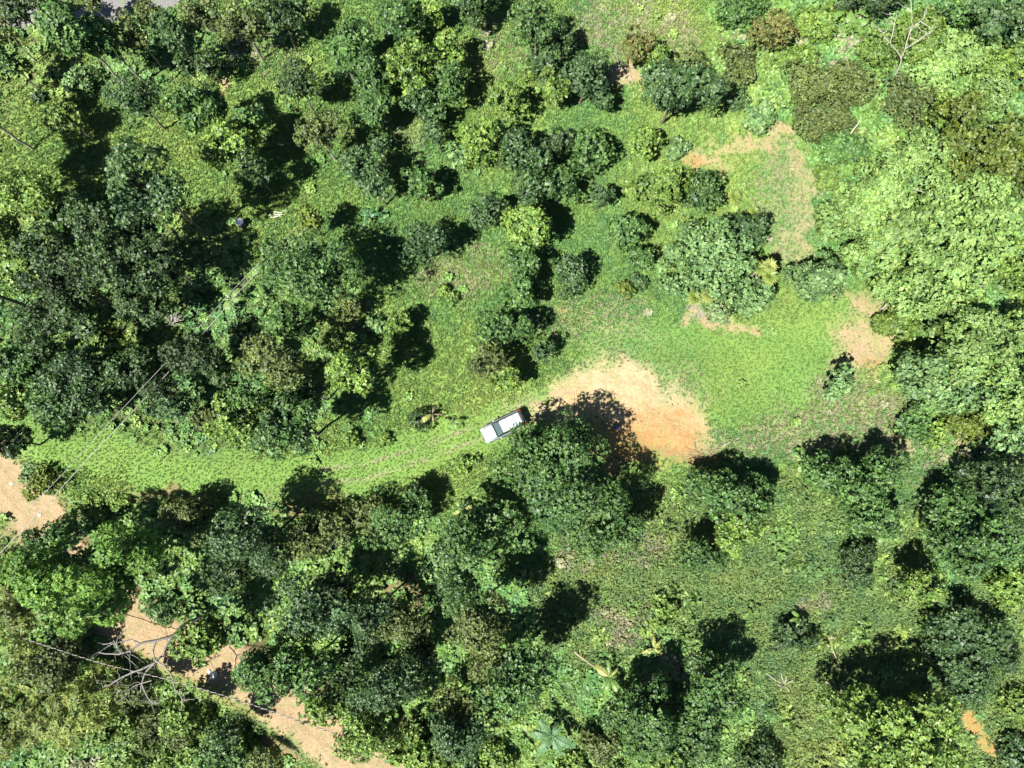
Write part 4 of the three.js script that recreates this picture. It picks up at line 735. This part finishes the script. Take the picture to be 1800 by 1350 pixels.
bareTree('dead_tree', 'dead pale tree with forked white limbs in the upper right', 'tree', palewood, [1566, 144, 0], [
  ['trunk', [Z8(640, 1085, -0.3), Z8(740, 920, 1.6), Z8(785, 770, 3.2), Z8(835, 620, 4.6)], 0.10, 0.05],
  ['branch', [Z8(785, 770, 3.2), Z8(700, 650, 4.4), Z8(600, 540, 5.4), Z8(545, 440, 6), Z8(480, 370, 6.6)], 0.055, 0.018],
  ['branch', [Z8(835, 620, 4.6), Z8(880, 450, 5.6), Z8(930, 330, 6.2), Z8(912, 160, 7)], 0.05, 0.018],
  ['branch', [Z8(905, 400, 5.8), Z8(1010, 300, 6.4), Z8(1080, 240, 6.8)], 0.04, 0.018],
  ['branch', [Z8(835, 650, 4.4), Z8(960, 560, 5.2), Z8(1100, 460, 6), Z8(1200, 400, 6.5)], 0.045, 0.018],
  ['branch', [Z8(640, 560, 5.1), Z8(690, 300, 6), Z8(720, 160, 6.8)], 0.035, 0.016],
], undefined, 14);
bareTree('dead_tree', 'white dead stem at the top edge among the cluster trees', 'tree', mat([0.62, 0.6, 0.56], 0.8), [748, 24, 0], [['trunk', [[748, 24, -0.3], [744, 5, 3], [741, -14, 6]], 0.12, 0.07], ['branch', [[744, 5, 3], [736, -12, 5]], 0.06, 0.03]]);
bareTree('dead_shrub', 'white dead star-shaped branches on the long grass slope', 'dead shrub', palewood, [1380, 1205, 0], [[-38, -22], [-8, -24], [18, -10], [-14, 2], [-10, 11], [10, 14], [4, -16]].map(([dx, dy]) => ['branch', [[1379, 1204, 0.1], [1379 + dx * 0.45, 1204 + dy * 0.45, 0.7], [1379 + dx * 0.85, 1204 + dy * 0.9, 0.8]], 0.06, 0.03]));
{ const r = rng(61); const tw = []; for (let i = 0; i < 34; i++) { const a = r() * 6.28, l = 8 + r() * 16; tw.push(['branch', [[303, 570, 0.3], [303 + Math.cos(a) * l * 0.5, 562 + Math.sin(a) * l * 0.5, 1.6 + r()], [303 + Math.cos(a) * l, 558 + Math.sin(a) * l, 1.8 + r() * 1.6]], 0.03, 0.014]); } bareTree('leafless_bush', 'grey leafless bush in the shade of the left forest', 'bush', palewood, [303, 570, 0], tw); }
{ const r = rng(62); const tw = []; for (let i = 0; i < 16; i++) { const a = r() * 6.28, l = 8 + r() * 16; tw.push(['branch', [[392, 672, 0.3], [392 + Math.cos(a) * l, 672 + Math.sin(a) * l * 0.7, 0.8 + r()]], 0.03, 0.014]); } bareTree('leafless_bush', 'brown leafless twigs below the shaded banana plant', 'bush', barkA, [392, 672, 0], tw); }
function brush(px, py, rx, ry, n, m, label, long = 1) {
  const r = rng(bseed++), p0 = spot(px, py), g = new THREE.Group(); g.position.copy(p0);
  for (let i = 0; i < n; i++) { const q = spot(px + (r() - 0.5) * 2 * rx, py + (r() - 0.5) * 2 * ry), a = r() * 6.28, l = (0.5 + r() * 1.1) * long; const e = V3(q.x + Math.cos(a) * l, 0, q.z + Math.sin(a) * l); e.y = ground(e.x, e.z) + 0.1 + r() * 0.3; q.y += 0.02 + r() * 0.15; part('twig', limb(wander(q.clone().sub(p0), e.clone().sub(p0), 3, 0.3, r), [0.032, 0.028, 0.022, 0.014], 5), m, g); }
  return register(g, 'brush_pile', label, 'brush pile', 'heaps of dead twigs');
}
brush(1087, 1112, 22, 18, 40, mat([0.30, 0.25, 0.20], 0.9), 'brown-grey brush pile on the long grass slope above the dry-stalked banana');
brush(1447, 1062, 18, 14, 30, mat([0.26, 0.245, 0.23], 0.9), 'grey brush pile on the slope right of the small bent-leaf banana');
brush(1085, 122, 22, 8, 16, palewood, 'pale fallen branches on the bare tan patch at the top', 1.6);
brush(1245, 795, 26, 12, 26, mat([0.28, 0.19, 0.12], 0.9), 'tangle of roots and sticks at the lower right of the clearing', 1.3);
brush(1240, 548, 26, 8, 26, mat([0.3, 0.28, 0.27], 0.9), 'grey twigs below the two-headed palm clump');
brush(150, 1343, 50, 8, 40, mat([0.36, 0.34, 0.31], 0.9), 'grey dead brush along the bottom-left edge', 1.2);
brush(722, 1018, 22, 14, 22, mat([0.32, 0.16, 0.11], 0.9), 'reddish dead brush over the black gap in the lower grove');
brush(1125, 20, 26, 20, 24, mat([0.3, 0.27, 0.23], 0.9), 'brown dead brush in the dry weeds at the top', 1.4);
brush(620, 590, 18, 14, 14, palewood, 'pale dead sticks above the large light tree', 1.4);
function stick(pts, rad, m, label, name = 'fallen_branch') { const P = pts.map(([a, b, h]) => { const q = spot(a, b, h || 0.06); q.y += h || 0.06; return q; }); const p0 = P[0].clone(); const r = rng(bseed++); const Q = []; for (let i = 0; i < P.length - 1; i++) Q.push(...wander(P[i].clone().sub(p0), P[i + 1].clone().sub(p0), 3, 0.12, r).slice(i ? 1 : 0)); const o = new THREE.Mesh(limb(Q, Q.map((_, i) => rad * (1 - 0.5 * i / Q.length)), 6), m); o.position.copy(p0); return register(o, name, label, 'branch', 'fallen branches'); }
stick([[1462, 705], [1457, 718], [1463, 730]], 0.07, palewood, 'curved white branch below the small lone tree');
stick([[1434, 674], [1448, 660]], 0.05, palewood, 'pale stick left of the small lone tree');
stick([[1536, 668], [1560, 673]], 0.05, palewood, 'pale stick right of the small lone tree');
stick([[1528, 698], [1555, 691]], 0.06, palewood, 'pale forked stick in the dry grass');
stick([[1268, 784], [1282, 778], [1300, 770]], 0.06, palewood, 'long pale stick at the right rim of the clearing');
stick([[1383, 790], [1402, 800]], 0.05, palewood, 'pale stick beside the banana at the dry grass rim');
stick([[1404, 745], [1408, 752]], 0.05, palewood, 'short pale stick in the middle of the dry grass');
stick([[1010, 1145, 0.6], [1028, 1160, 0.8], [1052, 1178, 1.2]], 0.11, bananaDry, 'long dry white stalk left of the lower middle banana', 'dry_stalk');
stick([[1452, 1198, 0.5], [1470, 1212, 0.8], [1488, 1226, 1.2]], 0.1, bananaDry, 'brown dry stalk reaching the bright banana', 'dry_stalk');
stick([[1693, 800, 0.2], [1712, 805, 0.3], [1725, 808, 0.3]], 0.05, barkDark, 'dark thin branch on the dry ground at the right');
stick([[1000, 90], [1022, 108]], 0.06, palewood, 'pale branch right of the round upper meadow tree');
stick([[1495, 235, 2.5], [1512, 212, 3]], 0.07, palewood, 'white bare branch sticking out of the thicket');
stick([[1700, 238, 6], [1712, 220, 6.4]], 0.08, palewood, 'white bare branch in the yellow-olive tree');
{ const labs = ['uppermost pale bamboo pole of the four beside the yellow-topped dome', 'second pale bamboo pole from above beside the yellow-topped dome', 'third pale bamboo pole from above beside the yellow-topped dome', 'lowest and shortest pale bamboo pole beside the yellow-topped dome']; [[474, 372, 507, 371], [475, 375, 502, 373], [473, 378, 500, 377], [476, 382, 492, 379]].forEach(([a, b, c, d], i) => stick([[a, b, 0.1 + 0.02 * i], [c, d, 0.1 + 0.02 * i]], 0.055, mat([0.6, 0.57, 0.5], 0.6), labs[i], 'bamboo_pole')); }
{ // broken banana stem with rags of dry leaf
  const g = new THREE.Group(), p0 = spot(1487, 1205); g.position.copy(p0); const at = (a, b, h) => onLevel(a, b, p0.y + h).sub(p0);
  part('stem', limb([at(1489, 1206, -0.2), at(1482, 1185, 0.6), at(1474, 1168, 0.9), at(1465, 1145, 1.1), at(1460, 1125, 1.1)], [0.1, 0.09, 0.09, 0.07, 0.04], 8), bananaDry, g);
  const r = rng(91); for (let i = 0; i < 14; i++) { const lf = part('dry_leaf', bladeSet[i % 6], i < 11 ? bananaDry : bananaGreen, g); lf.position.copy(i < 8 ? at(1482 - i, 1186 - i * 3, 0.6) : at(1461, 1128, 1.1)); lf.rotation.set(0, r() * 6.28, -0.5 * r(), 'YXZ'); lf.scale.setScalar(0.8 + r() * 0.6); }
  register(g, 'broken_banana', 'broken banana plant with a bent white stem on the slope', 'banana plant', 'banana plants');
}

// ------------------------------------------------------------------ utility pole, wires, small things
{
  const g = new THREE.Group(), p = spot(58, 541); g.position.copy(p); const dark = mat([0.035, 0.037, 0.04], 0.8);
  part('post', limb([V3(0, -0.5, 0), V3(0, 4, 0), V3(0, 9, 0)], [0.19, 0.17, 0.13], 10), dark, g);
  { const c = new THREE.BoxGeometry(0.12, 0.12, 2.0); c.rotateY(0.7); c.translate(0, 8.5, 0); const a = part('crossarm', c, dark, g); for (const s of [-0.8, 0.8]) { const i = new THREE.CylinderGeometry(0.04, 0.06, 0.16, 8); i.translate(Math.sin(0.7) * s, 8.64, Math.cos(0.7) * s); part('insulator', i, mat([0.5, 0.48, 0.45], 0.4), a); } }
  register(g, 'utility_pole', 'black utility pole leaning out of the picture at the left edge', 'utility pole');
}
const wireMat = mat([0.27, 0.26, 0.255], 0.5);
function wire(pts, y, rad, label) { const P = pts.map(([a, b], i) => { const q = onLevel(a, b, y); q.y -= Math.sin(i / (pts.length - 1) * Math.PI) * 0.3; return q; }); const c = new THREE.CatmullRomCurve3(P); const o = new THREE.Mesh(new THREE.TubeGeometry(c, 160, rad, 6), wireMat); return register(o, 'overhead_wire', label, 'wire', 'overhead wires'); }
wire([[-240, 1214], [-120, 1092], [0, 970], [48, 919], [98, 865], [157, 800], [215, 740], [365, 575], [440, 490], [540, 400]], 7.0, 0.028, 'lower right of the two overhead wires crossing the left side, the brighter one');
wire([[-260, 1208], [-140, 1086], [5, 938], [32, 911], [101, 839], [193, 739], [343, 580], [425, 492], [525, 395]], 7.4, 0.02, 'upper left of the two overhead wires crossing the left side, the fainter one');
{
  const g = new THREE.Group(); const P = [[40, 1122], [175, 1165], [235, 1180], [300, 1196], [420, 1231], [527, 1268], [650, 1312]].map(([a, b]) => onLevel(a, b, 2.4)); const c = new THREE.CatmullRomCurve3(P); const p0 = P[0].clone();
  const helix = ph => { const Q = []; const n = 700; for (let i = 0; i <= n; i++) { const t = i / n, q = c.getPointAt(t), a = t * 300 + ph; Q.push(V3(q.x - p0.x + Math.cos(a) * 0.02, q.y - p0.y + Math.sin(a) * 0.035, q.z - p0.z + Math.cos(a) * 0.035)); } return new THREE.TubeGeometry(new THREE.CatmullRomCurve3(Q), 1100, 0.027, 4); };
  part('strand', helix(0), mat([0.36, 0.34, 0.32], 0.6), g); part('strand', helix(Math.PI), mat([0.03, 0.03, 0.03], 0.6), g); g.position.copy(p0);
  register(g, 'twisted_cable', 'black and white twisted cable strung along the shaded dirt road', 'cable');
}
function drum(px, py, s, rgb, label) { const pts = [[0, 0.02], [0.26, 0.02], [0.28, 0], [0.29, 0.3], [0.305, 0.32], [0.29, 0.34], [0.29, 0.6], [0.305, 0.62], [0.29, 0.64], [0.285, 0.88], [0.29, 0.9], [0.25, 0.9], [0.25, 0.84], [0.03, 0.84]].map(([a, b]) => new THREE.Vector2(a * s, b * s)); const g = new THREE.Group(), p = spot(px, py); g.position.copy(p); part('shell', new THREE.LatheGeometry(pts, 24), mat(rgb, 0.4, { side: THREE.DoubleSide }), g); const l = new THREE.TorusGeometry(0.28 * s, 0.025 * s, 8, 24); l.rotateX(Math.PI / 2); l.translate(0, 0.89 * s, 0); part('rim', l, mat([0.06, 0.07, 0.10], 0.5), g); return register(g, 'plastic_drum', label, 'drum'); }
drum(428, 396, 1.35, [0.03, 0.04, 0.075], 'dark blue drum standing in the shaded grass of the upper left');
drum(1084, 752, 0.85, [0.012, 0.015, 0.09], 'small dark blue bucket in the leaf shadow on the clearing');
{ const r = rng(33); const labs = ['white stone at the edge of the shaded dirt road, largest of the four', 'pale stone beside the largest white roadside stone', 'pale stone on the dirt road near the golden green bush', 'pale stone on the dirt road below the golden green bush']; [[377, 1186, 0.34], [368, 1180, 0.2], [20, 850, 0.16], [70, 905, 0.16]].forEach(([a, b, s], i) => { const g = new THREE.IcosahedronGeometry(s, 2), p = g.attributes.position; for (let k = 0; k < p.count; k++) { const v = V3().fromBufferAttribute(p, k); const m = 0.8 + 0.4 * noise(v.x * 6 / s * 0.3 + i * 9, v.z * 6 / s * 0.3 + v.y * 3 / s); p.setXYZ(k, v.x * m * 1.3, v.y * m * 0.7, v.z * m); } g.computeVertexNormals(); const o = new THREE.Mesh(g, mat([0.5, 0.5, 0.49], 0.85)); const q = spot(a, b); o.position.set(q.x, q.y + s * 0.2, q.z); o.rotation.y = r() * 6; register(o, 'roadside_stone', labs[i], 'stone', 'stones at the dirt road'); }); }

// ------------------------------------------------------------------ grass, weeds and gravel: what nobody could count
function tuft(n, L, w, lean, seed) { const r = rng(seed), pos = [], idx = [], nor = []; for (let i = 0; i < n; i++) { const a = r() * 6.283, l = L * (0.6 + r() * 0.7), ln = lean * (0.4 + r() * 0.9), ox = (r() - 0.5) * L * 0.9, oz = (r() - 0.5) * L * 0.9, cx = Math.cos(a), sz = Math.sin(a), k = pos.length / 3, ww = w * (0.7 + r() * 0.6); const mx = ox + cx * ln * l * 0.45, mz = oz + sz * ln * l * 0.45, tx = ox + cx * ln * l, tz = oz + sz * ln * l, h = l * Math.sqrt(Math.max(0.1, 1 - ln * ln * 0.8)); pos.push(ox - sz * ww, -0.03, oz + cx * ww, ox + sz * ww, -0.03, oz - cx * ww, mx + sz * ww * 1.1, h * 0.62, mz - cx * ww * 1.1, mx - sz * ww * 1.1, h * 0.62, mz + cx * ww * 1.1, tx, h * 0.8, tz); idx.push(k, k + 1, k + 2, k, k + 2, k + 3, k + 3, k + 2, k + 4); } const g = new THREE.BufferGeometry(); g.setAttribute('position', new THREE.Float32BufferAttribute(pos, 3)); g.setIndex(idx); g.computeVertexNormals(); return g; }
function clumpGeo(n, len, wid, seed) { const r = rng(seed), B = new Leaves(n * 6); const K = { pal: [[1, 1, 1], [0.8, 0.85, 0.8], [1.15, 1.1, 0.9]], rose: 5, len, wid, tilt: 0.25 }; for (let i = 0; i < n; i++) { const a = r() * 6.28, d = Math.sqrt(r()) * 0.38; rosette(B, K, Math.cos(a) * d, 0.12 + (0.38 - d) * 0.7 * r() + 0.06, Math.sin(a) * d, Math.cos(a) * 0.6 * d, 1, Math.sin(a) * 0.6 * d, 0.8 + r() * 0.4, 1, r); } leafTotal -= n * 5; return B.geo(); }
function scatter(name, label, geo, m, step, fn, sd) {                // fn(x, z, r) -> null or { s, col }
  const r = rng(sd), M = [], Cc = []; const e = new THREE.Euler(), q = new THREE.Quaternion(), mm = new THREE.Matrix4();
  for (let z = -52; z < 50; z += step) for (let x = -64; x < 64; x += step) { const X = x + (r() - 0.5) * step * 1.5, Zz = z + (r() - 0.5) * step * 1.5; const f = fn(X, Zz, r); if (!f) continue; e.set((r() - 0.5) * 0.3, r() * 6.283, (r() - 0.5) * 0.3); q.setFromEuler(e); mm.compose(V3(X, ground(X, Zz) + (f.y || 0), Zz), q, V3(f.s, f.s * (f.v || 1), f.s)); M.push(...mm.elements); Cc.push(...f.col); }
  const n = Cc.length / 3, im = new THREE.InstancedMesh(geo, m, n); for (let i = 0; i < n; i++) { mm.fromArray(M, i * 16); im.setMatrixAt(i, mm); im.setColorAt(i, new THREE.Color().setRGB(Cc[i * 3], Cc[i * 3 + 1], Cc[i * 3 + 2])); }
  im.userData = { kind: 'stuff' }; register(im, name, label, name.split('_').pop()); console.log(name, n); return im;
}
const bladeMat = new THREE.MeshStandardMaterial({ roughness: 0.75, side: THREE.DoubleSide }), weedMat = new THREE.MeshStandardMaterial({ roughness: 0.6, vertexColors: true, side: THREE.DoubleSide });
function swardCol(x, z, r) { const a = noise(x * 0.12 + 3, z * 0.12 + 8) * 0.6 + noise(x * 0.4, z * 0.4 + 40) * 0.4, b = noise(x * 1.3 + 50, z * 1.3); const t = clamp((a - 0.5) * 2.2 + (b - 0.5) * 1.0 + (r() - 0.5) * 0.9, -1, 1), T = t > 0 ? C.g2 : C.g3, m = Math.abs(t), k = 0.85 + r() * 0.4; const lw = layerAt('lawn', x, z) * 0.65, c = [0, 1, 2].map(i => lerp(lerp(C.g1[i], T[i], m), C.lawn[i], lw) * k); const d = layerAt('dry', x, z); if (d && r() < d * 0.75) return [0, 1, 2].map(i => lerp(c[i], C.dry[i], 0.85)); return c; }
scatter('meadow_grass', 'short bright green grass covering the meadow and the track', tuft(9, 0.26, 0.028, 0.7, 3), bladeMat, 0.27, (x, z, r) => { const bare = bareAt(x, z); if (r() < Math.pow(bare, 0.8) * 1.04) return null; if (layerAt('tall', x, z) > 0.5 && r() < 0.6) return null; if (layerAt('litter', x, z) > 0.5 && r() < 0.5) return null; const l = layerAt('lawn', x, z); return { s: (0.7 + r() * 0.8) * lerp(1.05, 0.5, l) * (1 - 0.5 * bare), col: swardCol(x, z, r).map((v, i) => lerp(v, C.dry[i], bare * 0.6)) }; }, 21);
scatter('slope_grass', 'long combed grass on the lower right slope', tuft(11, 0.55, 0.035, 0.85, 4), bladeMat, 0.34, (x, z, r) => { const t = layerAt('tall', x, z); if (r() > t * 0.95 || r() < bareAt(x, z)) return null; const c = swardCol(x, z, r); return { s: 0.7 + r() * 0.8, col: [c[0] * 0.95, c[1] * 0.86, c[2] * 1.1] }; }, 22);
scatter('ground_weeds', 'leafy weeds covering the ground under and between the trees', clumpGeo(9, 0.26, 0.16, 8), weedMat, 0.62, (x, z, r) => { const w = layerAt('weed', x, z); const base = 0.015 + (noise(x * 0.25 + 9, z * 0.25) > 0.68 ? 0.07 : 0); if (r() > Math.max(w, base * (1 - layerAt('lawn', x, z)))) return null; if (r() < bareAt(x, z) * 1.3) return null; const c = swardCol(x, z, r), big = w > 0.6 ? 1.35 : 1; return { s: (0.6 + r() * 0.9) * big, v: 0.8 + r() * 0.6, col: [c[0] * 0.95, c[1] * 1.02, c[2] * 1.1] }; }, 23);
scatter('low_scrub', 'low rough scrub spreading over the lower right slope', clumpGeo(16, 0.2, 0.1, 12), weedMat, 0.75, (x, z, r) => { const t = layerAt('tall', x, z); if (!t) return null; const n = fbm(x * 0.16 + 4, z * 0.16 + 30, 2); if (r() > t * sstep(0.46, 0.66, n) * 0.5 + 0.03 || r() < bareAt(x, z)) return null; const c = swardCol(x, z, r), k = 0.5 + r() * 0.4; return { s: 0.8 + r() * 1.2, v: 0.9 + r() * 0.7, col: c.map(v => v * k) }; }, 27);
scatter('gravel', 'small clods and pebbles scattered over the bare soil', new THREE.IcosahedronGeometry(0.06, 0), new THREE.MeshStandardMaterial({ roughness: 0.95 }), 0.36, (x, z, r) => { const b = Math.max(layerAt('cream', x, z), layerAt('tan', x, z), layerAt('orange', x, z), layerAt('grey', x, z)); if (r() > b * 0.8) return null; const o = layerAt('orange', x, z); const c = [lerp(0.33, 0.28, o), lerp(0.25, 0.155, o), lerp(0.155, 0.065, o)], k = 0.6 + r() * 0.6; return { s: 0.4 + r() * r() * 1.6, v: 0.6, col: c.map(v => v * k) }; }, 24);

renderer.render(scene, camera);
console.log('leaves', leafTotal);
